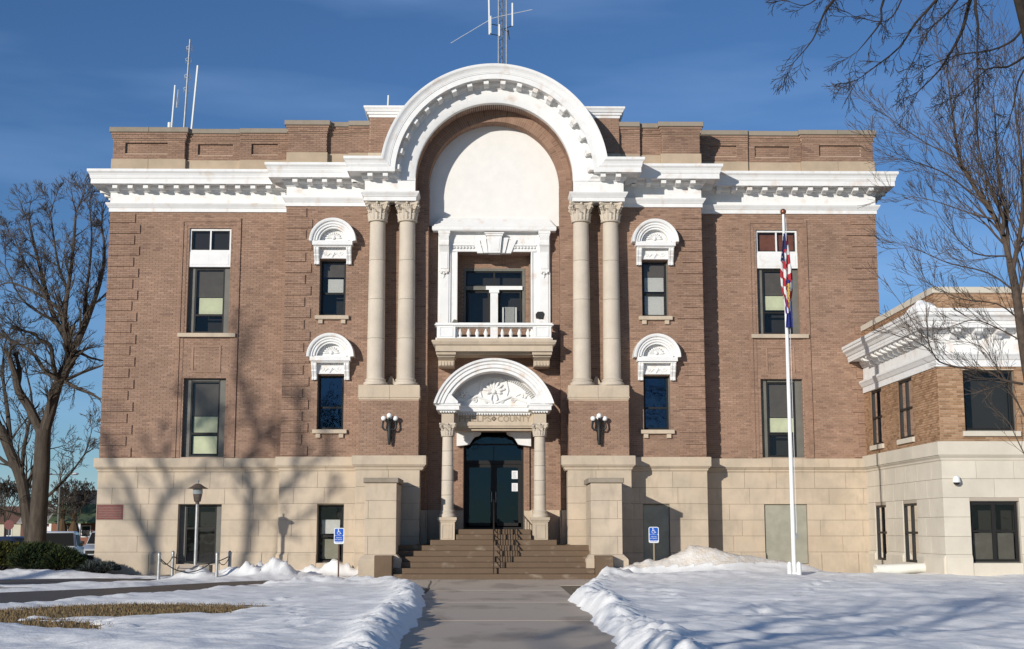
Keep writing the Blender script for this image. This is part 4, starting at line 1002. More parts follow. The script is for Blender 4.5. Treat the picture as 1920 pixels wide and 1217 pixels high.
for s in (-1, 1):
    ck = thing('cheek_block', (s*3.35, 41.5, 0), ('left' if s < 0 else 'right')+' tall stone block beside the front steps, '+('in deep shade on its stair side' if s < 0 else 'brown water stain down its edge'), 'stone block', 'stone blocks flanking the steps')
    x0, x1, y0, y1 = (-3.86, -2.92, 40.9, 43.1) if s < 0 else (2.92, 3.86, 40.9, 43.1)
    obj('core', MB().box(x0+.02, x1-.02, y0+.02, y1, 0, 2.8), m_joint, ck)
    zs = [.72, 1.26, 1.78, 2.32, 2.84]
    for i in range(4):
        nn = 2 if i % 2 == 0 else 1; xm = x0+(.10 if s < 0 else .80) if nn == 2 else x1
        for (a, b) in ([(x0, xm-.003), (xm+.003, x1)] if nn == 2 else [(x0, x1)]):
            obj('stone_block', MB().cbox(a, b, y0, y0+.5, zs[i]+.003, zs[i+1]-.003, .006), m_stone, ck)
        for j, (ya, yb) in enumerate(((y0+.504, y0+1.3), (y0+1.306, y1))): obj('stone_block', MB().box(x0+.002, x1-.002, ya, yb, zs[i]+.003, zs[i+1]-.003), m_stone, ck)
    bs_ = sweep([(-.5,0),(.16,0),(.16,.56),(.14,.60),(.06,.68),(.02,.72),(-.5,.72)], [(x0, y1), (x0, y0), (x1, y0), (x1, y1)]); obj('moulded_base', bs_, m_stone, ck)
    obj('cap', MB().cbox(x0-.06, x1+.06, y0-.06, y1, 2.85, 3.0, .02), m_stone_d, ck)
    # low curb in front
    a, b = (-3.50, -2.98) if s < 0 else (3.0, 3.52)
    obj('curb_stone', MB().cbox(a, b, 40.22, 41.0, 0, .70, .012), m_step, ck)

# centre handrail
hr = thing('stair_handrail', (0, 41, 0), 'black iron handrail running up the middle of the steps', 'handrail')
def tread_z(yv):
    if yv < 40.3: return 0
    k = min(6, int((yv-40.3)/.33)+1)
    if yv > 42.12: k = 7
    if yv > 42.58: k = 8
    if yv > 42.91: k = 9
    return k*RS
rail = MB(); top = [(0, 40.42, 1.0+.1), (0, 42.0, .98+.93), (0, 42.5, 1.15+.92), (0, 43.2, 1.47+.92)]
rail.tube(top, .022, 8); low = [(0, y_, z_-.78) for _, y_, z_ in top]; rail.tube(low, .014, 6)
obj('rail', rail, m_black, hr)
for y_ in (40.45, 41.2, 42.0, 42.55, 43.2):
    zt_ = np.interp(y_, [p[1] for p in top], [p[2] for p in top]); obj('post', MB().box(-.018, .018, y_-.018, y_+.018, tread_z(y_), zt_), m_black, hr)
yv = 40.55
while yv < 43.15:
    if min(abs(yv-p) for p in (41.2, 42.0, 42.55)) > .05:
        zt_ = np.interp(yv, [p[1] for p in top], [p[2] for p in top]); obj('picket', MB().box(-.008, .008, yv-.008, yv+.008, zt_-.78, zt_), m_black, hr)
    yv += .115

# floodlights on the balcony
fl = thing('floodlight', (1.50, YB+.2, 8.115), 'black floodlight on a white box at the right end of the balcony rail', 'floodlight')
obj('base', MB().box(1.36, 1.66, YB+.12, YB+.36, 8.116, 8.24), m_white, fl); hd = MB(); hd.prism([(1.38, 8.30), (1.62, 8.27), (1.66, 8.42), (1.60, 8.50), (1.42, 8.50), (1.36, 8.42)], YB+.1, YB+.32); obj('lamp_head', hd, m_black, fl)
obj('bracket', MB().tube([(1.5, YB+.22, 8.24), (1.5, YB+.22, 8.31)], .02, 6), m_black, fl)
fl2 = thing('small_floodlight', (-1.27, YB, 8.13), 'small dark floodlight clipped to the left of the balcony rail', 'floodlight')
obj('lamp_head', MB().prism([(-1.37, 8.12), (-1.17, 8.12), (-1.22, 8.20), (-1.30, 8.22)], YB-.03, YB+.12), m_drab, fl2)

# wall lanterns
def lantern(cx, label):
    t = thing('wall_lantern', (cx, YF-.1, 4.4), label, 'wall lamp', 'wall lamps on the brick piers')
    y = YF-.20
    b = MB(); b.lathe([(.03,-.42),(.05,-.38),(.045,-.33),(.06,-.28),(.065,-.1),(.075,.1),(.085,.25),(.12,.32),(.10,.36),(.05,.40)], cx, y+.03, 4.55, n=12); b.box(cx-.06, cx+.06, y+.04, YF, 4.3, 4.8); obj('bracket', b, m_black, t, True)
    for dx, dz, dy in ((-.19, .42, 0), (0, .50, -.12), (.19, .42, 0), (0,.46,.08)):
        a = MB()
        if dx: a.tube([(cx+dx*.2, y, 4.62), (cx+dx*.8, y, 4.60), (cx+dx*1.15, y, 4.68), (cx+dx*1.1, y+dy, 4.80), (cx+dx, y+dy, 4.55+dz-.07)], [.04,.03,.035,.03,.04], 7)
        else: a.tube([(cx, y+dy*.3, 4.85), (cx, y+dy, 4.93), (cx, y+dy, 4.55+dz-.06)], [.03,.03,.045], 7)
        obj('arm', a, m_black, t, True); obj('globe', MB().sphere((cx+dx, y+dy, 4.55+dz), .082, 14), m_globe, t, True)
lantern(-3.33, 'black wall lamp with white globes on the brick pier left of the entrance')
lantern(3.36, 'black wall lamp with white globes on the brick pier right of the entrance')
# plaque
pq = obj('plaque', MB().box(-XW-.0, -XW+.86, YW-.035, YW-.021, 1.79, 2.27), m_plaque); tag(pq, 'maroon inscribed plaque at the left corner of the stone base', 'plaque')
ln_ = MB()
for k in range(7): ln_.box(-XW+.06, -XW+.80, YW-.038, YW-.035, 1.85+k*.055, 1.858+k*.055)
obj('line', ln_, m_letter, pq)
#ANNEX#
# ================================================================== ANNEX
AN = thing('annex', (16, 41, 0), 'smaller orange brick annex with white bracketed cornice and pale stone base', 'building')
XA, YA = 12.42, 37.4
def apart(name, mb, mat, smooth=False, parent=None, kind=None, fix=True): return obj(name, mb, mat, parent or AN, smooth, None, kind, fix)
FU = (at(1807,750,YA).x, at(1904,750,YA).x, 4.17, 5.88); FL_ = (at(1821,1000,YA).x, at(1914,1000,YA).x, .55, 2.24)
SW = [(42.9, 44.15, 4.17, 5.95), (39.75, 41.15, 4.17, 5.95)]; SLW = [(42.9, 44.15, .5, 2.23), (39.75, 41.15, .5, 2.23)]
b = MB(); rv = MB(); bk = MB()
backing(b, rv, XA, 20, 3.8, 8.05, PF(YA), [FU], dep=.18); bricks(bk, XA, 20, 3.9, 6.0, PF(YA), [FU], L=.2, h=.056, m=.012, pr=.016); bricks(bk, XA, 20, 7.5, 8.05, PF(YA), L=.2, h=.056, m=.012, pr=.016)
backing(b, rv, YA, YW, 3.8, 8.05, PL(XA), SW, dep=.18); bricks(bk, YA, YW-.02, 3.9, 6.0, PL(XA), SW, L=.2, h=.056, m=.012, pr=.016); bricks(bk, YA, YW-.02, 7.5, 8.05, PL(XA), L=.2, h=.056, m=.012, pr=.016)
w = apart('wall', b, m_mortar2); apart('brick', bk, m_brick2, parent=w, kind='stuff', fix=False); reveals('window_reveal', rv, m_brick2, w)
b = MB(); rv = MB(); backing(b, rv, XA, 20, 0, 3.6, PF(YA), [FL_], dep=.2); backing(b, rv, YA, YW, 0, 3.6, PL(XA), SLW, dep=.2)
w = apart('base_wall', b, m_joint2); reveals('base_reveal', rv, m_stone2, AN)
CZ2 = [0, .78, 1.27, 1.80, 2.33, 2.85, 3.34]
ashlar(XA-.02, 20, PF(YA), [FL_], m_stone2, zs=CZ2, avg=1.15, par=w); ashlar(YA-.02, YW, PL(XA), SLW, m_stone2, zs=CZ2, avg=1.1, par=w)
ap = [(XA, YW-.02), (XA, YA), (20, YA)]
for pf, st in ((WT, 4), ([(d, z+.08*(z > 3.7)) for d, z in WB], 2.5)):
    for p in sweep_pieces(pf, ap, st, .006): obj('band_stone', p, m_stone2, AN)
AC = [(-.2,5.97),(.05,5.97),(.05,6.15),(.08,6.17),(.13,6.26),(.16,6.30),(.16,6.36),(.02,6.38),(.02,6.83),(.06,6.84),(.07,6.90),(.11,6.93),(.13,7.0),(.13,7.04),(.42,7.04),(.42,7.01),(.46,7.01),(.46,7.09),(.47,7.10),(.47,7.19),(.50,7.20),(.54,7.28),(.60,7.33),(.61,7.34),(.61,7.42),(.64,7.43),(.64,7.52),(.0,7.56),(-.2,7.56)]
apart('cornice', sweep([(d*1.12, z) for d, z in AC], [(XA, YW-.1), (XA, YA), (20, YA)]), m_white)
ab = MB(); ab.xprism([(-.02,-.02),(-.45,-.02),(-.45,-.12),(-.40,-.16),(-.24,-.17),(-.14,-.28),(-.02,-.31)], -.11, .11); ab.box(-.135,.135,-.47,-.02,-.05,.001); abm = ab.mesh('cornice_bracket', m_white, False, True)
for k in range(12): inst('cornice_bracket', abm, (XA, YA+.35+k*.52, 7.04), (0, 0, -PI/2), parent=AN)
for k in range(9): inst('cornice_bracket', abm, (XA+.45+k*.62, YA, 7.04), parent=AN)
for i in range(4): apart('coping_stone', MB().cbox(XA-.05+i*1.9, XA-.05+(i+1)*1.9-.008, YA-.05, YA+.3, 8.06, 8.24, .015), m_stone2)
for i in range(4): apart('coping_stone', MB().box(XA-.05, XA+.3, YA+.304+i*1.9, min(YA+.296+(i+1)*1.9, YW-.1), 8.06, 8.24), m_stone2)
apart('interior', MB().box(XA+.7, 20, YA+.7, 46, 0, 7.9), m_room); apart('roof', MB().box(XA+.05, 20, YA+.05, YW-.05, 7.5, 7.7), m_roofm)
window(*FU, YA, .0, 4.2, [], rev=.10, parent=AN, t=.06); 
window(*FL_, YA, .0, 1.42, [(.02, .98, .02, .48, m_drab)], rev=.10, mullion=True, parent=AN, t=.07)
apart('sill', MB().cbox(FU[0]-.08, FU[1]+.08, YA-.09, YA+.1, 4.02, 4.165, .01), m_stone2)
# side windows (faces -X)
def side_window(ya, yb, z0, z1, par):
    X = XA+.015; g = MB()
    def fb(mb, y0, y1, za, zb, t, xa, xb): mb.box(xa, xb, y0, y0+t, za, zb); mb.box(xa, xb, y1-t, y1, za, zb); mb.box(xa, xb, y0+t, y1-t, za, za+t); mb.box(xa, xb, y0+t, y1-t, zb-t, zb)
    fb(g, ya, yb, z0, z1, .07, X, X+.1); rl = (z0+z1)/2; g.box(X+.01, X+.08, ya+.07, yb-.07, rl-.035, rl+.035); ym = (ya+yb)/2; g.box(X+.005, X+.085, ym-.04, ym+.04, z0+.07, z1-.07)
    w = obj('window', g, m_dark, par)
    for a, b_ in ((ya+.07, ym-.04), (ym+.04, yb-.07)):
        for c, d in ((z0+.07, rl-.035), (rl+.035, z1-.07)): obj('pane', MB().quad((X+.05, a, c), (X+.05, b_, c), (X+.05, b_, d), (X+.05, a, d)), m_glass, w, fix=False)
    obj('blind', MB().box(X+.12, X+.125, ya+.1, yb-.1, rl, z1-.07), m_blind if z0 > 3 else m_drab, w)
for a in SW: side_window(*a, AN); apart('sill', MB().box(XA-.09, XA+.1, a[0]-.08, a[1]+.08, 4.02, 4.165), m_stone2)
for a in SLW: side_window(*a, AN)
p = at(1793, 900, YA-.12); sl_ = thing('security_light', p, 'small white dome security light on the annex stone wall', 'security light')
obj('housing', MB().lathe([(.03,.12),(.07,.10),(.10,.02),(.11,-.06),(.10,-.07)], p.x, YA-.14, p.z, n=14).box(p.x-.05, p.x+.05, YA-.12, YA-.02, p.z-.02, p.z+.06), m_pole, sl_, True)
obj('lens', MB().lathe([(.095,-.07),(.07,-.12),(.02,-.14)], p.x, YA-.14, p.z, n=14), m_dark, sl_, True)

# ================================================================== SNOW, WALKS
def poly_sd(X, Y, pts):      # signed distance, negative inside
    P_ = np.array(pts); n = len(P_); d = np.full(X.shape, 1e9); ins = np.zeros(X.shape, bool)
    for i in range(n):
        a = P_[i]; b = P_[(i+1) % n]; e = b-a; wx = X-a[0]; wy = Y-a[1]; t = np.clip((wx*e[0]+wy*e[1])/max(e@e, 1e-9), 0, 1)
        d = np.minimum(d, np.hypot(wx-e[0]*t, wy-e[1]*t))
        c = ((a[1] > Y) != (b[1] > Y)) & (X < (b[0]-a[0])*(Y-a[1])/(b[1]-a[1]+1e-12)+a[0]); ins ^= c
    return np.where(ins, -d, d)
WALK = [(-1.0, 6), (-1.08, 14)]+[spot(*p) for p in ((757,1217),(778,1165),(795,1132),(790,1110),(742,1091))]+[(-3.4, 40.4), (3.5, 40.4)]+[spot(*p) for p in ((1148,1090),(1112,1094),(1088,1107),(1072,1128),(1098,1150),(1135,1190),(1160,1217))]+[(1.6, 14), (1.5, 6)]
PATHP = [spot(*p) for p in ((-90,1142),(0,1137),(200,1122),(460,1102),(600,1095),(780,1090),(780,1086),(690,1084),(560,1087),(440,1091),(330,1097),(200,1104),(0,1112),(-90,1117))]
FARP = [spot(*p) for p in ((-90,1088),(180,1085),(300,1086),(260,1093),(-90,1099))]
GRASSP = [spot(*p) for p in ((-90,1147),(60,1141),(230,1133),(400,1134),(468,1142),(400,1152),(260,1157),(110,1161),(225,1181),(190,1186),(60,1178),(-90,1181))]
G2 = [spot(*p) for p in ((-60,1101),(70,1101),(90,1105),(-60,1108))]
BARE = [(8.2, 41.6), (10.2, 39.3), (12.4, 38.9), (12.5, 44.9), (7.6, 44.9)]
BAREL = [(-13.5, 43.6), (-9.6, 43.4), (-9.6, 45), (-14, 45)]
G3 = [spot(*p, .2) for p in ((1850,1196),(1925,1192),(1925,1206),(1870,1204))]
def snow_t(X, Y):
    wob = fbm(X, Y, .9, 4, 3)
    dw = poly_sd(X, Y, WALK)+wob*.35; dp = poly_sd(X, Y, PATHP)+wob*.7; df = poly_sd(X, Y, FARP)+wob*.7
    dg = poly_sd(X, Y, GRASSP)+wob*1.6+fbm(X, Y, 5, 3, 77)*.7; d2 = poly_sd(X, Y, G2)+wob; db = poly_sd(X, Y, BARE)+wob*1.4-.1; dl = poly_sd(X, Y, BAREL)+wob; d3 = poly_sd(X, Y, G3)+wob*.6
    hard = np.minimum(dw, dp); soft = np.minimum.reduce([dg, df, d2, db, dl, d3])
    f = lambda d, k, H: np.where(d > 0, H*(1-np.exp(-d/k)), np.maximum(d*.6, -.12))
    LF = 1-.66*sstep(-1.6, -3.6, X)*sstep(18, 24, Y)-.25*sstep(3,6,X)   # thin old snow left of the walk
    t = np.minimum(f(hard, .16, .15), f(soft, .5, .15))*LF
    lump = fbm(X, Y, 2.6, 4, 9); big = fbm(X, Y, .55, 3, 21); fine = fbm(X, Y, 8, 3, 33)
    ridge = np.exp(-((hard-.38)/.30)**2)*np.clip(hard/.1, 0, 1)
    t = t+ridge*(.12+.17*lump+.14*fine)*np.where(Y > 30, .8, 1.0)*(LF**1.2)
    on = np.clip(np.minimum(hard, soft)/.3, 0, 1)
    t = t+on*(.16*fbm(X*.6, Y*1.0, .75, 3, 61)+.05*fbm(X, Y*1.3, 2.2, 3, 71)+.010*fine)
    t = t+on*LF*(big*.16+lump*.055+fine*.014+.012*np.sin(X*1.3+Y*4.2+6*big)*(fbm(X, Y, .4, 2, 5)+.5))
    for (cx, cy, h, sx, sy, ro) in ((6.0,40.9,.62,.85,.75,.10),(4.6,40.6,.36,.9,.55,.25),(7.2,40.6,.34,1.4,.8,.10),(9.2,40.4,.18,1.9,.8,.1),(3.2,38.2,.16,.9,.9,.3),(5.5,37.2,.18,1.6,1.0,.2),
                                (-6.7,41.0,.42,.95,.5,.8),(-8.7,40.2,.30,.55,.4,.9),(-7.6,40.6,.22,.5,.3,.9),(-4.8,42.7,.30,.7,.35,.8),(-5.7,42.9,.20,.6,.35,.8),(-3.9,42.2,.15,.4,.3,.6),(-14.2,42.0,.22,2.0,.8,.3),(-17,41.0,.13,2,.8,.3),
                                (-5.2,36.3,.18,1.1,.5,.7),(-3.4,36.6,.16,.8,.6,.6)):
        t = t+h*np.exp(-((X-cx)/sx)**2-((Y-cy)/sy)**2)*(1+ro*(2.2*lump+1.2*fine))
    return t
def dents(X, Y, T):
    rs = random.Random(8)
    for tr in ((3.2, 20, 8.5, 34), (-2.6, 19, -4.6, 30), (5.5, 18, 3.0, 31)):
        n = 22
        for k in range(n):
            t = (k+rs.uniform(-.15, .15))/n; cx = lerp(tr[0], tr[2], t)+(.13 if k % 2 else -.13)+rs.uniform(-.06, .06); cy = lerp(tr[1], tr[3], t)
            m = (np.abs(X-cx) < .5) & (np.abs(Y-cy) < .6); d2 = ((X[m]-cx)/.10)**2+((Y[m]-cy)/.19)**2
            T[m] += np.where(T[m] > .04, -.045*np.exp(-d2)+.014*np.exp(-(np.sqrt(d2)-1.6)**2*3), 0)
    return T
xs = np.arange(-24, 21.0, .075); ys = np.geomspace(12.5, 44.95, 400)
X, Y = np.meshgrid(xs, ys); T = dents(X, Y, snow_t(X, Y))
inb = ((np.abs(X) < 13.0) & (Y > 44.85)) | ((np.abs(X) < 6.9) & (Y > 43.98)) | ((X > 12.5) & (Y > 37.35)) | ((np.abs(X) < 3.9) & (Y > 40.9)) | ((np.abs(X) < 3.55) & (Y > 40.25))
Z = gz(X, Y)+.004+T; nx = len(xs)
v = np.stack([X.ravel(), Y.ravel(), Z.ravel()], 1)
i = (np.arange(len(ys)-1)[:, None]*nx+np.arange(nx-1)[None, :]).ravel(); f = np.stack([i, i+1, i+nx+1, i+nx], 1)
keep = (T.ravel()[f].max(1) > -.02) & (~inb.ravel()[f].all(1)); f = f[keep]
m_snow = M('old_snow', (.92,.90,.86), .75, spec=.25, var=.02, scale=3, bump=.55, bscale=22, bdist=.012)
add_layer(m_snow, (.60,.52,.42), 3.2, .57, .80, .5, (1,1,1), offset=4)
me = np_mesh('snow', v, f, m_snow); obj('snow', me, kind='structure')
# dirt on the ploughed piles follows the piles: second, dirtier material by height above ground
m_snowd = M('ploughed_snow', (.80,.76,.70), .8, spec=.2, var=.05, scale=4, bump=.8, bscale=12, col2=(.66,.57,.46), bdist=.04)
me.materials.append(m_snowd)
th = T.ravel()[f].mean(1); cx_ = v[f].mean(1); me.polygons.foreach_set('material_index', ((th > .34) & (cx_[:, 1] > 39.2) & (cx_[:, 0] > 2)).astype(np.int32))

def sheet(name, pts, zoff, mat, kind='structure', parent=None):
    import bmesh
    bm = bmesh.new(); vs = [bm.verts.new((x, y, gzf(x, y)+zoff)) for x, y in pts]; bm.faces.new(vs); bmesh.ops.triangulate(bm, faces=bm.faces)
    bmesh.ops.recalc_face_normals(bm, faces=bm.faces)
    for f_ in bm.faces:
        if f_.normal.z < 0: f_.normal_flip()
    me = bpy.data.meshes.new(name); bm.to_mesh(me); bm.free(); me.materials.append(mat); o = bpy.data.objects.new(name, me); COL.objects.link(o)
    if parent: o.parent = parent
    if kind: o['kind'] = kind
    return o
sheet('side_path', [(x, y) for x, y in PATHP], .012, m_path); sheet('far_path', FARP, .012, m_path)
wk = sheet('walkway', [(-3.6, 33.2), (-3.6, 40.3), (3.6, 40.3), (3.6, 36.5), (1.9, 33.2), (1.9, 2), (-1.6, 2), (-1.6, 33.2)], .004, m_joint)
yy = 2.0; ks = 0
while yy < 40.25:
    L = 1.83; y1 = min(yy+L, 40.29)
    o = obj('paving_slab', MB().box(-1.55, 1.72, yy+.006, y1-.006, -.05, .012+random.uniform(0, .004)), m_conc, wk)
    yy = y1
for a in ((-3.55, -1.56, 34.2, 37.2), (-3.55, -1.56, 37.21, 40.29), (1.73, 3.55, 36.0, 38.1), (1.73, 3.55, 38.11, 40.29)): obj('paving_slab', MB().box(*a, -.05, .014), m_conc, wk)
# crack across the slabs at the left
ck_ = MB(); p0 = spot(808, 1090); p1 = spot(786, 1130)
pts = [(lerp(p0[0], p1[0], t)+random.uniform(-.05, .05), lerp(p0[1], p1[1], t)) for t in np.linspace(0, 1, 14)]
for (xa, ya), (xb, yb) in zip(pts[:-1], pts[1:]): ck_.quad((xa-.02, ya, .021), (xa+.02, ya, .021), (xb+.02, yb, .021), (xb-.02, yb, .021))
obj('crack', ck_, m_joint, wk, fix=False)

# dry grass blades in the thawed patch
gb_ = MB(); cnt = 0
while cnt < 9000:
    x = random.uniform(-9, -3.5); y = random.uniform(19.5, 30)
    sdv = float(poly_sd(np.array([x]), np.array([y]), GRASSP)[0])
    if sdv > -.1 and random.random() > math.exp(-(sdv+.1)*3.2): continue
    h = random.uniform(.03, .07); a = random.uniform(0, PI); dx, dy = math.cos(a)*.008, math.sin(a)*.008; lx, ly = random.uniform(-.03, .03), random.uniform(-.03, .03); n = len(gb_.v)
    gb_.v += [(x-dx, y-dy, 0), (x+dx, y+dy, 0), (x+lx, y+ly, h)]; gb_.f.append((n, n+1, n+2)); cnt += 1
o = obj('grass', gb_, M('straw', (.33,.24,.12), .9, ramp=[(0, (.12,.085,.04)), (1, (.27,.19,.10))]), fix=False); tag(o, 'dry straw coloured grass showing through the snow', 'grass', kind='stuff')

# snow resting on the annex cornice
sn = MB(); n_ = 18
def snowcap(pts):
    rings = []
    for (x, y, w_, h_) in pts: rings.append([(x+w_*math.cos(a)*.5, y+w_*.9*math.sin(a)*.5 if False else y, 7.54+max(0, h_*math.sin(a))) for a in np.linspace(0, PI, 9)])
    return rings
ring = []
for k in range(15):
    t = k/14; y = YA-.52+t*2.0; hh = .30*math.sin(PI*min(1, t*1.2+.12))*(1+.2*math.sin(k*2.1)) if t < .8 else .10*(1-t)*5; ww = .34
    ring.append([(XA-.36+ww*math.cos(a)*(.8+.1*math.sin(k)), y, 7.53+max(.001, hh*math.sin(a))) for a in np.linspace(PI, 0, 9)])
sn.loft(ring, True, True); o = obj('snow_drift', sn, m_snow, smooth=True); tag(o, 'lump of snow lying on the corner of the white annex cornice', 'snow')

# ================================================================== SITE OBJECTS
# flagpole
FX, FY = at(1489, 1060, 37.3).x, 37.3; g0 = gzf(FX, FY); FT = at(1470, 397, 37.3).z-g0
fp = thing('flagpole', (FX, FY, g0), 'tall white tapering flagpole with copper ball standing in the snow', 'flagpole')
obj('shaft', MB().lathe([(.062,0),(.06,2),(.052,6),(.042,9.5),(.035,FT-.08)], FX, FY, g0, n=16), m_pole, fp, True)
obj('ball', MB().sphere((FX, FY, g0+FT), .085, 12), m_gold, fp, True)
for dx in (-.13, .13): obj('base_clamp', MB().lathe([(.05,-.2),(.065,0),(.065,.38),(.05,.46),(.01,.49)], FX+dx, FY-.02, g0, n=12), m_pole, fp, True)
obj('base_clamp', MB().box(FX-.15, FX+.15, FY-.05, FY+.05, g0-.2, g0+.2), m_pole, fp)
obj('halyard', MB().tube([(FX+.06, FY-.04, g0+FT-.2), (FX+.075, FY-.09, g0+7), (FX+.08, FY-.08, g0+1.2)], .006, 4), m_pole, fp); obj('cleat', MB().box(FX+.05, FX+.11, FY-.12, FY-.06, g0+1.1, g0+1.25), m_iron, fp)
def cloth(name, cx, cy, z1, z0, wfun, cfun, seed, folds=3.0, nx=44, nz=90, amp=.07):
    rs = random.Random(seed); v = []; f = []; cols = []
    for j in range(nz+1):
        t = j/nz; z = lerp(z1, z0, t); a, b = wfun(t)
        for i in range(nx+1):
            s = i/nx; ph = 2*PI*folds*s+t*2.1
            x = lerp(a, b, s)+.022*math.sin(ph*1.7+t*5); y = cy-.07-amp*(1+math.sin(ph))*(.4+.6*math.sin(PI*s))
            sag = .05*math.sin(PI*s*folds*.5)*t
            v.append((cx+x, y, z-sag-.10*abs(s-.5)*(t > .95)))
    for j in range(nz):
        for i in range(nx):
            a = j*(nx+1)+i; f.append((a, a+1, a+nx+2, a+nx+1)); cols.append(cfun((i+.5)/nx, (j+.5)/nz))
    me = bpy.data.meshes.new(name); me.from_pydata(v, [], f); ca = me.color_attributes.new('Col', 'FLOAT_COLOR', 'CORNER')
    arr = np.repeat(np.array([(*c, 1) for c in cols], np.float32), 4, 0); ca.data.foreach_set('color', arr.ravel())
    me.polygons.foreach_set('use_smooth', [True]*len(f)); me.materials.append(m_cloth); o = bpy.data.objects.new(name, me); COL.objects.link(o)
    return o
m_cloth = attr_mat('flag_cloth', .8)
RED, WHT, NAVY, GOLD, BLUE = (.36,.025,.035), (.66,.64,.62), (.02,.025,.09), (.50,.33,.08), (.02,.03,.17)
def us_col(s, t):
    if s < .36 and t < .36:
        return WHT if (int(s*44) % 4 == 1 and int(t*90) % 5 in (1, 2)) else NAVY
    k = (t*8.2+(s-.35)*1.3 if s > .45 else t*8.2-(.35-s)*-3.2)
    if s >= .36 and s < .45 and t < .2: return NAVY
    return RED if int(k*1.05) % 2 else WHT
def us_w(t):
    a = lerp(-.045, -.14, min(1, t/.35)) if t < .72 else lerp(-.14, -.03, (t-.72)/.28); b = lerp(.05, .17, min(1, t/.45)) if t < .75 else lerp(.17, .10, (t-.75)/.25); return a, b
zt_, zb_ = at(1475, 440, FY).z, at(1475, 585, FY).z
o = cloth('national_flag', FX, FY, zt_, zb_, us_w, us_col, 1, folds=2.6); tag(o, 'limp red and white striped flag with starred blue corner, upper flag on the pole', 'flag')
def st_col(s, t):
    d = math.hypot((s-.5)*1.0, (t-.34)/.26)
    if d < 1 and .12 < s < .9: 
        r = math.sin(s*31+t*17)*math.sin(t*60); return GOLD if (r > -.25 or d > .8) else (.20,.13,.04)
    return BLUE
zt_, zb_ = at(1478, 527, FY).z, at(1480, 612, FY).z
o = cloth('state_flag', FX+.04, FY-.06, zt_, zb_, lambda t: (lerp(-.03, -.10, t), lerp(.03, .08, min(1, t*1.3)) if t < .85 else .09), st_col, 2, folds=2.0, amp=.05); tag(o, 'limp blue flag with gold seal hanging below the striped flag', 'flag')

# lamp post with its monument base
LX, LY = at(366, 1060, 41.0).x, 41.0
lp = thing('lamp_post', (LX, LY, 0), 'grey post lamp with brown conical cap inside the chained posts', 'lamp post')
zl = at(367, 900, LY).z
obj('pole', MB().lathe([(.07,0),(.065,.3),(.05,.32),(.05,zl-.68)], LX, LY, 0, n=12), m_iron, lp, True)
obj('lamp_housing', MB().lathe([(.06,-.72),(.06,-.66),(.10,-.64),(.14,-.42)], LX, LY, zl, n=16), m_copper, lp, True)
obj('lamp_glass', MB().lathe([(.145,-.42),(.15,-.40),(.15,-.28),(.13,-.27)], LX, LY, zl, n=16), m_lampg, lp, True)
obj('lamp_shade', MB().lathe([(.30,-.262),(.30,-.248),(.20,-.20),(.10,-.13),(.05,-.11),(.012,-.10)], LX, LY, zl, n=20), m_copper, lp, True)
obj('finial', MB().lathe([(.025,-.11),(.02,-.07),(.035,-.05),(.035,-.02),(.01,0)], LX, LY, zl, n=10), m_iron, lp, True)
mn = thing('stone_monument', (LX, LY-.2, 0), 'low grey stone memorial with sloping face at the foot of the lamp post', 'monument')
ml, mr_ = at(330, 1070, 40.7).x, at(392, 1070, 40.7).x
m_gran = M('granite', (.26,.23,.19), .8, var=.15, scale=12, bump=.3, bscale=60)
obj('plinth', MB().cbox(ml-.1, mr_+.12, 40.55, 41.4, -.05, .13, .02), m_gran, mn); obj('slant_stone', MB().xprism([(40.62, .13), (40.66, .24), (41.0, .40), (41.3, .40), (41.3, .13)], ml, mr_-.18), m_gran, mn)
obj('inscription_panel', MB().loft([[(ml+.06, 40.672, .262), (mr_-.24, 40.672, .262), (mr_-.24, 40.98, .408), (ml+.06, 40.98, .408)], [(ml+.06, 40.662, .268), (mr_-.24, 40.662, .268), (mr_-.24, 40.97, .414), (ml+.06, 40.97, .414)]]), m_signw if False else m_conc, mn)
obj('end_block', MB().cbox(mr_-.16, mr_+.02, 40.64, 41.1, .13, .42, .02), m_gran, mn)
posts = [(at(297, 1085, 39.7).x, 39.7), (at(323, 1075, 42.0).x, 42.0), (at(406, 1080, 39.9).x, 39.9), (at(430, 1072, 42.2).x, 42.2)]
plab = ['galvanised bollard at the near left corner of the chained lamp enclosure', 'galvanised bollard at the far left corner of the chained lamp enclosure', 'galvanised bollard at the near right corner of the chained lamp enclosure', 'galvanised bollard at the far right corner of the chained lamp enclosure']
pb = MB().lathe([(.05,-.1),(.05,.72),(.055,.72),(.055,.76),(.04,.80),(.012,.82)], n=12).mesh('chain_post', m_iron, True, True)
for (x, y), l in zip(posts, plab):
    o = bpy.data.objects.new('chain_post', pb); COL.objects.link(o); o.location = (x, y, 0); tag(o, l, 'bollard', 'chained posts round the lamp')
def chain(a, b, sag, label):
    mb = MB(); n = 34
    for k in range(n):
        t = (k+.5)/n; p = Vector((lerp(a[0], b[0], t), lerp(a[1], b[1], t), .66-sag*4*t*(1-t))); t2 = t+.012
        q = Vector((lerp(a[0], b[0], t2), lerp(a[1], b[1], t2), .66-sag*4*t2*(1-t2))); d = (q-p).normalized()*.036; mb.tube([p-d, p+d], .015, 4)
    o = obj('chain', mb, m_black); tag(o, label, 'chain', 'chains between the posts')
chain(posts[0], posts[1], .22, 'dark chain drooping between the two left bollards'); chain(posts[2], posts[3], .24, 'dark chain drooping between the two right bollards')
chain(posts[0], posts[2], .42, 'long dark chain sagging between the two near bollards'); chain(posts[1], posts[3], .25, 'dark chain sagging between the two far bollards behind the monument')

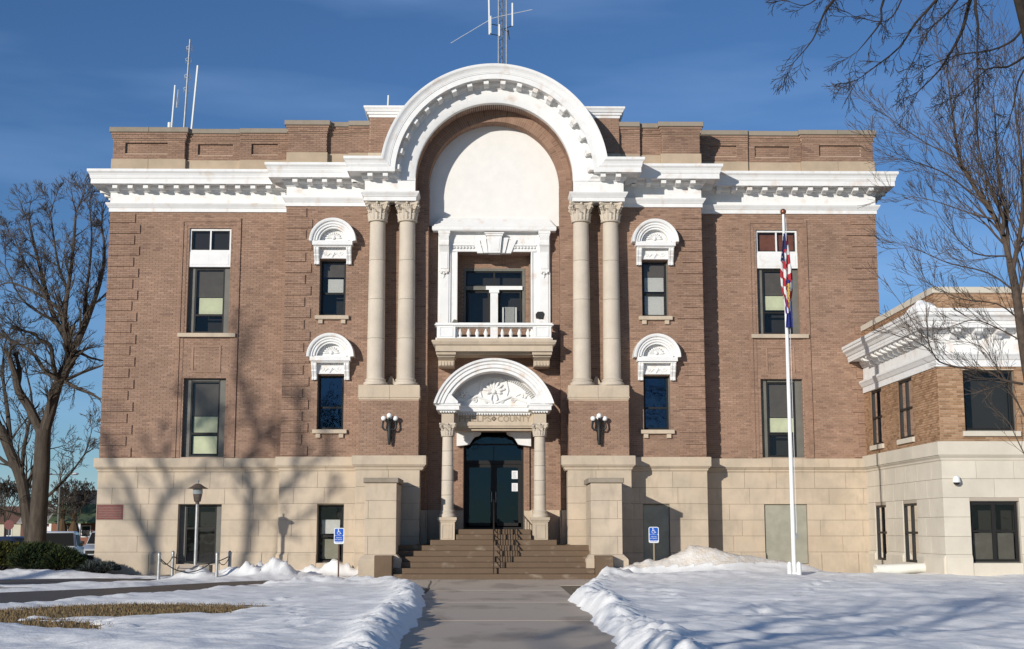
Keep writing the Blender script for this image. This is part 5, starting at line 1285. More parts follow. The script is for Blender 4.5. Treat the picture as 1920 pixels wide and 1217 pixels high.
# parking signs
def parking_sign(cx, Y, zt, zb, label, postmat, hidden=0):
    t = thing('parking_sign', (cx, Y, 0), label, 'sign', 'blue accessible parking signs'); h = zt-zb; w = h*.64
    def rr(x0, x1, z0, z1, r):
        pts = []
        for (ax, az, a0) in ((x1-r, z1-r, 0), (x0+r, z1-r, 90), (x0+r, z0+r, 180), (x1-r, z0+r, 270)):
            for k in range(5): a = R(a0+k*22.5); pts.append((ax+r*math.cos(a), az+r*math.sin(a)))
        return pts
    obj('plate', MB().prism(rr(cx-w/2, cx+w/2, zb, zt, .05), Y-.004, Y), m_signw, t)
    obj('blue_panel', MB().prism(rr(cx-w/2+.022, cx+w/2-.022, zt-h*.46, zt-.02, .03), Y-.006, Y-.0045).add(MB().prism(rr(cx-w/2+.022, cx+w/2-.022, zb+.07, zt-h*.56+.035, .02), Y-.006, Y-.0045)), m_sign, t)
    sy = MB(); s = h*.40/100; ox, oz = cx-.0, zt-h*.24; Pt = lambda x, z: (ox+x*s, Y-.009, oz+z*s)
    sy.lathe([(.01,-.002),(.01,.002)], 0, 0, 0, n=3) if False else None
    hd = [(ox-12*s+9*s*math.cos(2*PI*k/14), oz+34*s+9*s*math.sin(2*PI*k/14)) for k in range(14)]; sy.prism(hd, Y-.010, Y-.006)
    def stroke(pts, r): sy.tube([Pt(*p) for p in pts], r*s, 6)
    stroke([(-12, 24), (-8, -2)], 5.5); stroke([(-10, 10), (14, 10)], 3.6); stroke([(-8, -4), (16, -4), (28, -32), (38, -29)], 4.6)
    stroke([(-14+0, 6), (-25, -4), (-29, -18), (-23, -32), (-10, -40), (5, -38), (16, -28), (18, -20)], 3.8)
    obj('wheelchair_symbol', sy, m_signw, t)
    text('HANDICAPPED', .05, (cx, Y-.0055, zt-h*.525), m_sign, t, width=w*.82); text('PARKING', .045, (cx, Y-.007, zt-h*.64), m_signw, t, width=w*.56)
    text('BY PERMIT', .045, (cx, Y-.007, zt-h*.76), m_signw, t, width=w*.7); text('STATE LAW', .03, (cx, Y-.0055, zb+.03), m_sign, t, width=w*.7)
    obj('post', MB().box(cx-.022, cx+.022, Y+.001, Y+.03, -.1, zt-.05), postmat, t)
    for z in (zb+.06, zt-.08): obj('bolt', MB().tube([(cx, Y-.012, z), (cx, Y, z)], .008, 6), m_iron, t)
p1 = at(636, 990, 41.2); p2 = at(636, 1020, 41.2); parking_sign(p1.x, 41.2, p1.z, p2.z, 'blue and white accessible parking sign on a brown post left of the steps', m_rust)
p1 = at(1225.5, 988, 42.0); p2 = at(1225.5, 1018, 42.0); parking_sign(p1.x, 42.0, p1.z, p2.z, 'blue and white accessible parking sign behind the snow pile right of the steps', M('tan_post', (.30,.25,.17), .7))
# pipe
a = at(1642, 1074, 38.9); b = at(1752, 1070, 39.2); r = .145
tp = MB(); d = (b-a).normalized(); rings = []
for rr_, t in ((r, 0), (r, 1), (r*.86, 1), (r*.86, 0)):
    c = a.lerp(b, t); s1 = d.cross(Vector((0,0,1))).normalized(); u1 = s1.cross(d)
    rings.append([c+s1*rr_*math.cos(2*PI*k/20)+u1*rr_*math.sin(2*PI*k/20) for k in range(20)])
n = len(tp.v); tp.loft(rings+[rings[0]], True, False); o = obj('pipe', tp, m_pipe, smooth=True); o.location.z = gzf(11.3, 39)+r-a.z+.02; tag(o, 'large white pipe lying on the ground beside the annex wall', 'pipe')
pk = obj('plank', MB().box(8.3, 11.0, 44.2, 44.45, .03, .08).box(8.6, 10.6, 43.6, 43.72, .02, .06), m_stone); tag(pk, 'pale boards lying along the foot of the right wing wall', 'board')
sl2 = obj('stone_slab', MB().prism([(-4.42, 0), (-3.98, 0), (-3.98, .62), (-4.05, .60)], 42.5, 42.56), m_conc); tag(sl2, 'triangular grey slab leaning at the foot of the left stone block', 'stone slab')

# antennas
def ant(name, loc, label, cat='antenna', group=None): return thing(name, loc, label, cat, group)
YT = 50
a = ant('antenna_mast', at(345, 240, YT), 'tall silver antenna with four dipole loops on the left roof', group='antennas on the left roof')
p0, p1 = at(345, 246, YT), at(356.5, 74, YT); obj('mast', MB().tube([p0-(p1-p0)*.08, p1], [.045, .03], 8), m_iron, a)
for fy in (.44, .58, .76, .89):
    c = p0.lerp(p1, fy); lp_ = MB()
    for s in (-1, 1): lp_.tube([c, c+Vector((s*.10, 0, .02)), c+Vector((s*.12, 0, .10)), c+Vector((s*.03, 0, .14))], .012, 5); lp_.tube([c+Vector((s*.10, 0, .02)), c+Vector((s*.11, 0, -.08)), c+Vector((s*.03, 0, -.1))], .012, 5)
    obj('dipole', lp_, m_iron, a)
a = ant('antenna_whip', at(359, 242, YT), 'plain white whip antenna right of the tall roof mast', group='antennas on the left roof'); obj('whip', MB().tube([at(358.5, 250, YT), at(371, 123, YT)], .042, 7), m_pole, a)
a = ant('folded_dipole', at(322, 242, YT), 'short antenna with a hooked loop left of the tall roof mast', group='antennas on the left roof'); obj('mast', MB().tube([at(321, 250, YT), at(328.5, 160, YT)], .035, 7), m_pole, a)
obj('loop', MB().tube([at(327, 184, YT), at(332, 183, YT), at(332, 202, YT), at(330.5, 202, YT), at(334, 168, YT), at(336, 168, YT), at(333.5, 202, YT)], .012, 5), m_iron, a)
a = ant('roof_vent', at(318, 242, YT), 'stubby white vent pipe beside the left roof antennas', 'vent'); obj('pipe', MB().tube([at(317, 250, YT), at(318, 230, YT)], .07, 8), m_pole, a)
a = ant('roof_pipe', at(728, 198, 46), 'thin white pipe standing on the attic roof left of the arch', 'vent'); obj('pipe', MB().tube([at(727.5, 200, 46), at(728.5, 179, 46)], .035, 7), m_pole, a)
YT = 52; base = at(942, 140, YT)
a = ant('lattice_mast', (base.x, YT, 13.5), 'tall lattice radio mast rising behind the arch top', 'radio mast')
w_ = .16; legs = [(-w_, 0), (w_, 0), (0, w_*1.7)]; z0_, z1_ = 13.5, 25
lm = MB()
for lx, ly in legs: lm.tube([(base.x+lx, YT+ly, z0_), (base.x+lx, YT+ly, z1_)], .022, 6)
obj('leg', lm, m_iron, a); br = MB(); z = z0_; k = 0
while z < z1_-.4:
    for i_ in range(3):
        p, q = legs[i_], legs[(i_+1) % 3]; br.tube([(base.x+p[0], YT+p[1], z), (base.x+q[0], YT+q[1], z+.2)], .009, 4); br.tube([(base.x+q[0], YT+q[1], z+.2), (base.x+p[0], YT+p[1], z+.4)], .009, 4)
    z += .4
obj('brace', br, m_iron, a)
for px0, y0, y1, r_, lab in ((918, 65, -60, .05, 'l'), (920.5, 62, 30, .03, 'l'), (961, 49, 6, .05, 'r'), (936.5, 68, 46, .05, 'm')):
    obj('antenna_rod', MB().tube([at(px0, y0, YT), at(px0-(2 if y1 < 0 else 0), y1, YT)], r_*.8, 7), m_pole, a)
arm = MB()
for q in (((918, 45), (936, 48)), ((920, 64), (936, 67)), ((961, 48), (945, 54)), ((945, 56), (953, 60), (955, 74)), ((953, 56), (954, 66))): arm.tube([at(*p, YT) for p in q], .018, 5)
obj('arm', arm, m_dark, a); obj('guy_wire', MB().tube([at(845, 81, YT), at(917, 38, YT)], .012, 4).add(MB().tube([at(917, 36, YT), at(940, 30, YT), at(998, 18, YT)], .012, 4)), m_pole, a)

# ================================================================== TREES
def rnd_perp(d):
    v = Vector((random.gauss(0,1), random.gauss(0,1), random.gauss(0,1))); v -= d*v.dot(d); return v.normalized()
def branch(mb, p, d, L, r, lvl, o, cnt):
    n = 4 if L > .6 else 3; pts = [p.copy()]; ds = [d.copy()]; dd = d.copy(); q = p.copy()
    for i in range(n):
        dd = (dd+rnd_perp(dd)*o['wig']+Vector((0,0,1))*o['up']*(1 if i < n-1 else .5)).normalized(); q = q+dd*(L/n); pts.append(q.copy()); ds.append(dd.copy())
    r1 = max(r*.35, o['rmin'])
    mb.tube(pts, [lerp(r, r1, i/n) for i in range(n+1)], 5 if r > .05 else (4 if r > .02 else 3), caps=False); cnt[0] += 1
    if lvl <= 0: return
    nc = o['nc'] if lvl > 1 else o['nt']
    for k in range(nc):
        t = random.uniform(.25, .98) if k else 1.0; i = min(n-1, int(t*n)); f_ = t*n-i; c = pts[i].lerp(pts[i+1], min(1, f_)); base_d = ds[min(n, i+1)]
        a = R(random.uniform(*o['ang'])); nd = (base_d*math.cos(a)+rnd_perp(base_d)*math.sin(a)).normalized()
        branch(mb, c, nd, L*random.uniform(*o['ls'])*(1.05-.35*t), max(lerp(r, r1, t)*.62, o['rmin']), lvl-1, o, cnt)
def limb(mb, pts, r0, r1, o, lvl, every, Ls, start=.15, cnt=None, sides=8):
    mb.tube(pts, [lerp(r0, r1, (i/(len(pts)-1))) for i in range(len(pts))], sides, caps=True)
    tot = sum((pts[i+1]-pts[i]).length for i in range(len(pts)-1)); s = tot*start
    while s < tot:
        acc = 0
        for i in range(len(pts)-1):
            l = (pts[i+1]-pts[i]).length
            if acc+l >= s: break
            acc += l
        t = (s-acc)/l; c = pts[i].lerp(pts[i+1], t); d = (pts[i+1]-pts[i]).normalized(); a = R(random.uniform(*o['ang']))
        nd = (d*math.cos(a)+rnd_perp(d)*math.sin(a)).normalized(); g = s/tot
        branch(mb, c, nd, Ls*random.uniform(.6, 1.15)*(1.1-.5*g), max(lerp(r0, r1, g)*.45, o['rmin']), lvl, o, cnt)
        s += every*random.uniform(.5, 1.5)
    d = (pts[-1]-pts[-2]).normalized()
    for k in range(3): branch(mb, pts[-1].copy(), (d+rnd_perp(d)*.4).normalized(), Ls*.8, max(r1*.8, o['rmin']), lvl, o, cnt)
def pxl(pts, Y, dy=0, off=0): n = len(pts); return [at(x, y, Y+off+dy*i/(n-1)) for i, (x, y) in enumerate(pts)]
def smooth_pts(P_, k=3):
    out = []
    for i in range(len(P_)-1):
        p0 = P_[max(i-1, 0)]; p1 = P_[i]; p2 = P_[i+1]; p3 = P_[min(i+2, len(P_)-1)]
        for j in range(k):
            t = j/k; out.append(.5*((2*p1)+(p2-p0)*t+(2*p0-5*p1+4*p2-p3)*t*t+(3*p1-p0-3*p2+p3)*t**3))
    out.append(P_[-1]); return out
def leftbuilding(mb):      # nothing: kept inside the photo's left margin by the limb layout
    return mb
# --- big tree left of the courthouse
random.seed(21); YL_ = 57; cnt = [0]
t1 = thing('bare_tree', (at(70, 1010, YL_).x, YL_, -.3), 'large forked bare tree behind the dark shrubs left of the courthouse', 'tree')
tr = MB(); tr.tube(smooth_pts(pxl([(66,1040),(70,1000),(74,940),(78,880),(80,830),(82,805)], YL_)), [.46,.42,.40,.38,.37,.36,.36,.35,.35,.34,.34,.33,.33,.32,.31,.30], 12)
obj('trunk', tr, m_bark, t1, True)
o = dict(wig=.17, up=.07, rmin=.007, nc=4, nt=4, ang=(16, 48), ls=(.6, .85)); cr = MB()
L1 = [([(82,812),(95,768),(106,728),(113,711),(120,700)], .30, .22, 0, 2.2), ([(80,818),(57,768),(35,733),(30,708),(24,690),(18,671)], .24, .13, -.6, .9), ([(33,722),(37,699),(32,674)], .14, .10, -.2, .6),
      ([(113,711),(101,708),(81,691),(67,669),(44,649),(25,642)], .14, .05, 1.2, 1.4), ([(110,712),(105,706),(99,679),(94,647),(74,637),(64,625),(44,621)], .14, .05, -1.5, 1.5),
      ([(118,706),(128,674),(131,652),(128,640)], .24, .2, .4, 1.5), ([(131,655),(121,630),(104,600),(90,560),(76,505),(62,450),(55,415)], .17, .05, 1.5, 2.0), ([(130,655),(126,625),(121,600),(127,545),(135,490),(140,430),(142,400)], .16, .05, -1.5, 2.0),
      ([(131,655),(143,644),(158,612),(167,590),(178,560),(190,520),(196,470),(190,420)], .19, .05, .5, 1.8), ([(121,714),(153,699),(190,686)], .09, .05, .5, 1.2), ([(122,715),(145,728),(170,738),(187,748)], .10, .05, -.5, 1.1), ([(136,656),(155,664),(170,671),(192,676)], .09, .04, .8, 1.1),
      ([(121,600),(100,570),(60,545),(20,530),(0,535)], .09, .03, 1, 1.6), ([(104,600),(80,590),(40,560),(10,500)], .08, .03, -1, 1.6), ([(127,545),(110,500),(100,440),(95,400)], .08, .03, -1, 1.6), ([(158,612),(160,560),(168,500),(172,440),(168,390)], .10, .03, 1.2, 1.6), ([(90,560),(50,500),(25,440)], .07, .03, .5, 1.6)]
for pts, r0, r1, dy, Ls in L1: limb(cr, smooth_pts(pxl(pts, YL_, dy)), r0*.9, r1*.8, o, 3 if Ls > 1.3 else 2, .5, Ls*.68, .12, cnt)
obj('branches', cr, m_bark, t1, True)
# --- smaller tree further left
random.seed(5); YS = 62
t2 = thing('bare_tree', (at(40, 1010, YS).x, YS, -.3), 'smaller many-branched bare tree at the left edge behind the shrubs', 'tree')
cr = MB(); o2 = dict(wig=.16, up=.06, rmin=.009, nc=4, nt=4, ang=(22, 55), ls=(.55, .8))
obj('trunk', MB().tube(smooth_pts(pxl([(60,1020),(50,960),(40,900),(20,850),(0,800)], YS)), [.3,.29,.28,.27,.26,.25,.25,.24,.24,.23,.22,.21,.20], 10), m_bark, t2, True)
for pts, r0, r1, dy, Ls in (([(45,930),(70,860),(90,800),(100,760)], .12, .03, 1, 2.2), ([(40,900),(45,840),(60,760),(50,700)], .12, .03, -1, 2.2), ([(20,850),(15,780),(5,700),(10,640)], .14, .03, 1, 2.2), ([(50,960),(90,930),(130,890),(160,850)], .10, .03, 0, 2.0), ([(0,800),(-30,720),(-40,640)], .14, .03, 0, 2.2), ([(30,880),(-10,850),(-50,800)], .10, .03, 0, 2.2), ([(55,970),(20,960),(-20,940)], .10, .03, 0, 2)):
    limb(cr, smooth_pts(pxl(pts, YS, dy)), r0, r1, o2, 3, .75, Ls*.8, .1, cnt)
obj('branches', cr, m_bark, t2, True)
# --- tree standing before the annex
random.seed(9); YRt = 24.5
t3 = thing('bare_tree', (at(1932, 1100, YRt).x, YRt, .1), 'brown bare tree with fine fanning twigs in front of the annex', 'tree')
o3 = dict(wig=.13, up=.10, rmin=.0034, nc=4, nt=3, ang=(14, 38), ls=(.6, .9)); cr = MB()
obj('trunk', MB().tube(smooth_pts(pxl([(1975,1130),(1962,950),(1945,800),(1926,690),(1914,610),(1905,548),(1894,493)], YRt)), [.13-.0035*i for i in range(19)], 10), m_bark2, t3, True)
L3 = [([(1894,493),(1880,439),(1862,403),(1826,349),(1799,299),(1790,240),(1781,177),(1775,130)], .085, .012, .8, 1.1), ([(1898,510),(1912,439),(1918,376),(1915,300),(1905,220),(1900,150)], .07, .012, -.6, 1.1),
      ([(1880,439),(1880,403),(1853,344),(1835,277),(1831,204),(1825,140)], .05, .01, -.8, 1.0), ([(1894,493),(1885,400),(1871,322),(1867,240),(1862,170)], .05, .01, .5, 1.0), ([(1808,304),(1770,285),(1736,268),(1681,231),(1636,195)], .022, .005, .3, .65),
      ([(1855,390),(1781,331),(1735,310),(1704,299),(1659,277)], .024, .005, -.6, .65), ([(1868,412),(1817,399),(1749,376),(1699,367)], .024, .005, .6, .65), ([(1890,480),(1826,475),(1781,430),(1758,400)], .024, .005, -.3, .65),
      ([(1905,548),(1853,512),(1781,494),(1736,475),(1700,460)], .026, .005, .5, .65), ([(1912,600),(1870,570),(1800,560),(1740,530)], .024, .005, -.5, .6), ([(1918,720),(1880,712),(1853,697),(1798,689),(1761,678),(1748,660),(1728,646),(1700,632)], .035, .008, -.4, .55),
      ([(1751,665),(1741,640),(1738,600),(1736,560),(1735,530),(1720,480)], .014, .004, 0, .45), ([(1748,655),(1715,610),(1690,570),(1660,530)], .012, .004, .2, .45), ([(1916,640),(1880,620),(1830,600),(1790,610),(1760,620)], .022, .005, .3, .6), ([(1920,780),(1900,740),(1870,690),(1840,650),(1800,640)], .024, .005, .2, .55),
      ([(1925,860),(1905,820),(1890,790),(1860,760)], .018, .005, .2, .45), ([(1910,560),(1925,480),(1945,400),(1960,300)], .06, .012, 0, 1.1), ([(1918,650),(1960,560),(2000,480)], .05, .012, 0, 1.1)]
for pts, r0, r1, dy, Ls in L3: limb(cr, smooth_pts(pxl(pts, YRt, dy)), r0*.72, r1*.8, o3, 2 if Ls > .5 else 1, .155, Ls*1.05, .08, cnt)
obj('branches', cr, m_bark2, t3, True)
# --- near tree whose boughs hang into the top right corner
random.seed(4); YN = 12.0
t4 = thing('bare_tree', (at(2030, 1217, YN).x, YN, 0), 'near bare tree whose dark boughs droop into the top right of the view', 'tree')
o4 = dict(wig=.17, up=-.04, rmin=.0024, nc=4, nt=3, ang=(18, 50), ls=(.6, .85)); cr = MB()
obj('trunk', MB().tube(smooth_pts(pxl([(2035,1500),(2030,1100),(2010,700),(1975,350),(1945,150),(1922,50),(1905,-20),(1880,-120),(1840,-230)], YN)), [.20,.19,.185,.18,.17,.165,.16,.15,.14,.13,.12,.10,.08,.065,.05,.045,.045,.045,.045,.045,.045,.04,.04,.04,.035], 10), m_bark3, t4, True)
L4 = [([(1880,-120),(1840,-60),(1819,0),(1805,54),(1785,94),(1760,133),(1721,172)], .035, .006, .3, .40), ([(1890,-90),(1850,-50),(1829,0),(1834,49),(1832,99),(1834,148),(1834,207)], .026, .005, -.3, .36),
      ([(1870,-140),(1800,-70),(1755,0),(1716,44),(1686,89),(1637,128),(1610,148)], .026, .004, .5, .38), ([(1860,-160),(1720,-90),(1657,0),(1652,39),(1627,74),(1608,96)], .024, .004, .2, .34), ([(1845,-210),(1660,-120),(1563,0),(1543,30),(1524,74),(1489,116)], .026, .004, -.2, .34),
      ([(1600,-70),(1540,-10),(1510,10),(1485,5)], .012, .004, 0, .28), ([(1840,-60),(1780,20),(1740,60),(1700,140)], .016, .004, -.3, .34), ([(1921,48),(1900,75),(1859,94),(1795,103),(1750,120)], .020, .004, .2, .36), ([(1930,100),(1890,125),(1850,130),(1800,180)], .018, .004, -.4, .36), ([(1700,-60),(1690,0),(1660,40),(1600,30)], .014, .004, .3, .3), ([(1935,110),(1910,150),(1900,200),(1880,260)], .015, .004, -.2, .3)]
for pts, r0, r1, dy, Ls in L4: limb(cr, smooth_pts(pxl(pts, YN, dy)), r0*.72, r1*.8, o4, 2, .14, Ls*.78, .3, cnt)
obj('branches', cr, m_bark3, t4, True)
# --- background trees on the far street
random.seed(31)
def bare(x, y, h, r, label, lvl=4, rm=.02, mat=m_bark3, z=-.3, spread=(20, 48), nc=4, group=None, trunkh=.3, bl=.36):
    t = thing('bare_tree', (x, y, z), label, 'tree', group); top = Vector((x+random.uniform(-.04,.04)*h, y, z+h*trunkh))
    obj('trunk', MB().tube([Vector((x, y, z-.1)), Vector((x, y, z+h*trunkh*.5)), top], [r*1.15, r, r*.85], 9), mat, t, True); cr = MB(); oo = dict(wig=.18, up=.06, rmin=rm, nc=nc, nt=4, ang=spread, ls=(.58, .82))
    for k in range(5):
        a = R(random.uniform(8, 42)) if k else .05; az = 2*PI*k/4+random.uniform(-.4, .4); d = Vector((math.sin(a)*math.cos(az), math.sin(a)*math.sin(az), math.cos(a))); branch(cr, top.copy(), d, h*bl*random.uniform(.85, 1.1), r*.6, lvl, oo, cnt)
    obj('branches', cr, mat, t, True); return t
fx = lambda px, Y: at(px, 900, Y).x
bare(fx(150, 125), 125, 6.6, .10, 'hazy bare street tree beside the corner of the courthouse base', 4, .02, m_bark)
bare(fx(120, 140), 140, 7.2, .12, 'grey bare street tree behind the brown conical shrubs', 4, .022, m_bark)
bare(fx(15, 130), 130, 7.5, .12, 'grey bare street tree above the red brown roof', 4, .022, m_bark)
# --- trees behind the photographer: they throw the shadows on the snow and the left wing
random.seed(12)
def shade_tree(limbs, base_px, dist, label, r):
    """a tree dist metres before the wall; its limbs are laid out from the shadows they throw on the facade"""
    def sp(px, py, dd=0): w_ = at(px, py, YW-.1); return w_+SD*((dist+dd)/abs(SD.y))
    b0 = sp(*base_px); t = thing('bare_tree', (b0.x, b0.y, 0), label, 'tree', 'trees out of view left of the photographer')
    obj('trunk', MB().tube([Vector((b0.x-.1, b0.y, -.1)), Vector((b0.x, b0.y, b0.z*.5)), b0], [r*1.5, r*1.15, r], 10), m_bark, t, True); cr = MB()
    oo = dict(wig=.15, up=.08, rmin=.022, nc=3, nt=3, ang=(18, 45), ls=(.55, .8))
    for pts, r0, r1, dd, Ls in limbs: limb(cr, smooth_pts([sp(x, y, dd*k/(len(pts)-1)) for k, (x, y) in enumerate(pts)]), r0, r1, oo, 2, .7, Ls, .25, cnt)
    obj('branches', cr, m_bark, t, True)
random.seed(3)
shade_tree([([(284,1060),(284,1024),(275,1015),(260,977),(245,943),(237,910),(228,895),(205,860),(190,820)], .19, .05, 1.5, 1.3), ([(284,1024),(288,1002),(292,968),(299,943),(310,925),(310,900),(300,860),(330,800)], .13, .04, -1.5, 1.3), ([(299,943),(330,915),(380,880),(400,830)], .09, .03, .5, 1.2)], (284,1070), 30, 'forked bare tree standing left of the view, shading the left end of the stone base', .22)
shade_tree([([(454,1071),(461,1021),(465,959),(466,915),(457,871),(472,843),(479,824),(472,790),(457,749),(440,700),(445,660)], .17, .05, 1, 1.2), ([(479,824),(500,812),(522,799),(545,760)], .09, .04, -1, 1.0), ([(466,915),(430,880),(400,840),(380,790)], .09, .03, -1, 1.1), ([(460,1010),(490,960),(500,900),(520,850)], .07, .03, -.5, 1.0)], (453,1078), 29, 'slender bare tree standing left of the view, shading the wall beside the pavilion', .18)
shade_tree([([(521,1075),(526,1020),(529,981),(535,965),(566,934),(591,915),(597,877),(604,846),(600,800)], .16, .05, 1, 1.0), ([(529,990),(560,1010),(600,985),(640,960)], .06, .03, -1, .9), ([(591,915),(625,890),(655,850),(660,800)], .08, .03, 0, 1.0)], (520,1082), 27, 'leaning bare tree standing left of the view, shading the base of the pavilion', .17)
bare(-10.5, -4, 12.5, .24, 'bare tree behind the camera shading the right snow', 2, .03, m_bark, 0, (18, 45), 4, 'trees out of view behind the photographer', .3)
bare(-3.5, -7, 12.0, .20, 'slim bare tree behind the camera shading the near snow', 2, .03, m_bark, 0, (18, 45), 4, 'trees out of view behind the photographer', .3)
print('branches', cnt)

# ================================================================== SHRUBS
m_jun = M('juniper', (.03,.05,.02), .9, ramp=[(0, (.008,.018,.007)), (.5, (.016,.030,.009)), (.85, (.035,.048,.010)), (1, (.085,.085,.016))])
m_juno = M('olive_juniper', (.06,.06,.02), .9, ramp=[(0, (.015,.024,.007)), (.45, (.040,.045,.010)), (.8, (.085,.080,.014)), (1, (.14,.125,.022))])
m_jun2 = M('blue_juniper', (.05,.06,.05), .9, ramp=[(0, (.03,.04,.035)), (1, (.085,.095,.085))])
def juniper(cx, cy, rx, ry, h, n, label, mat, seed, L=.15):
    rs = random.Random(seed); mb = MB(); t = thing('juniper', (cx, cy, gzf(cx, cy)), label, 'shrub', 'junipers by the left corner')
    lob = [(rs.uniform(-.6,.6)*rx, rs.uniform(-.5,.5)*ry, rs.uniform(.45,.75)*h, rs.uniform(.35,.6)) for _ in range(9)]
    for k in range(n):
        lx, ly, lh, lr = rs.choice(lob); th = rs.uniform(0, 2*PI); ph = math.acos(rs.uniform(-.2, 1)); rr = rs.uniform(.75, 1.02)
        p = Vector((cx+lx+rx*lr*rr*math.sin(ph)*math.cos(th), cy+ly+ry*lr*rr*math.sin(ph)*math.sin(th), lh*.35+lh*.72*rr*math.cos(ph)+.08))
        d = Vector((math.sin(ph)*math.cos(th), math.sin(ph)*math.sin(th), .45+math.cos(ph)*.5)); d = (d+Vector((rs.uniform(-.5,.5), rs.uniform(-.5,.5), rs.uniform(-.3,.3)))).normalized()
        l = L*rs.uniform(.5, 1.3); s = rnd_perp(d)*(l*.10); b = len(mb.v)
        mb.v += [tuple(p-s*.3), tuple(p+s*.3), tuple(p+d*l*.5+s), tuple(p+d*l), tuple(p+d*l*.5-s)]; mb.f.append((b, b+1, b+2, b+3, b+4))
    obj('foliage', mb, mat, t, fix=False); st = MB()
    for k in range(7): a = 2*PI*k/7; st.tube([(cx, cy, 0), (cx+rx*.35*math.cos(a), cy+ry*.35*math.sin(a), h*.3), (cx+rx*.6*math.cos(a), cy+ry*.6*math.sin(a), h*.5)], [.04,.03,.012], 5)
    obj('stems', st, m_bark3, t)
juniper(-14.3, 45.0, 1.35, 1.2, 1.15, 22000, 'dark green spreading juniper nearest the corner of the courthouse', m_jun, 1)
juniper(-16.3, 45.3, 1.5, 1.3, 1.3, 22000, 'olive green spreading juniper second from the courthouse corner', m_juno, 2)
juniper(-18.4, 45.6, 1.6, 1.3, 1.35, 18000, 'yellowish green juniper at the left edge of the view', m_juno, 3)
juniper(-12.7, 44.3, .62, .45, .42, 3800, 'low grey juniper at the foot of the left stone wall', m_jun2, 4, .13)
m_arb = M('brown_conifer', (.1,.06,.03), .9, ramp=[(0, (.05,.03,.016)), (1, (.13,.075,.035))])
for px, hh, l in ((121, 3.3, 'brown conical shrub in front of the far houses, left of the pair'), (143, 3.0, 'brown conical shrub in front of the far houses, right of the pair')):
    Yc = 118; cx = fx(px, Yc); t = thing('conical_shrub', (cx, Yc, -.3), l, 'shrub', 'brown conical shrubs'); mb = MB()
    for k in range(1500):
        z = random.random()**1.3; a = random.uniform(0, 2*PI); rr = .75*(1-z)**.7*math.sin(PI*(.2+.8*min(1, z+.5)))+.08; p = Vector((cx+rr*math.cos(a), Yc+rr*math.sin(a), -.3+z*hh)); d = Vector((math.cos(a)*.4, math.sin(a)*.4, 1)).normalized(); s = rnd_perp(d)*.05; b = len(mb.v)
        mb.v += [tuple(p-s), tuple(p+s), tuple(p+d*.3)]; mb.f.append((b, b+1, b+2))
    obj('foliage', mb, m_arb, t, fix=False); obj('core', MB().lathe([(.5,0),(.6,.8),(.45,1.8),(.05,hh*.92)], cx, Yc, -.3, n=9), m_arb, t)

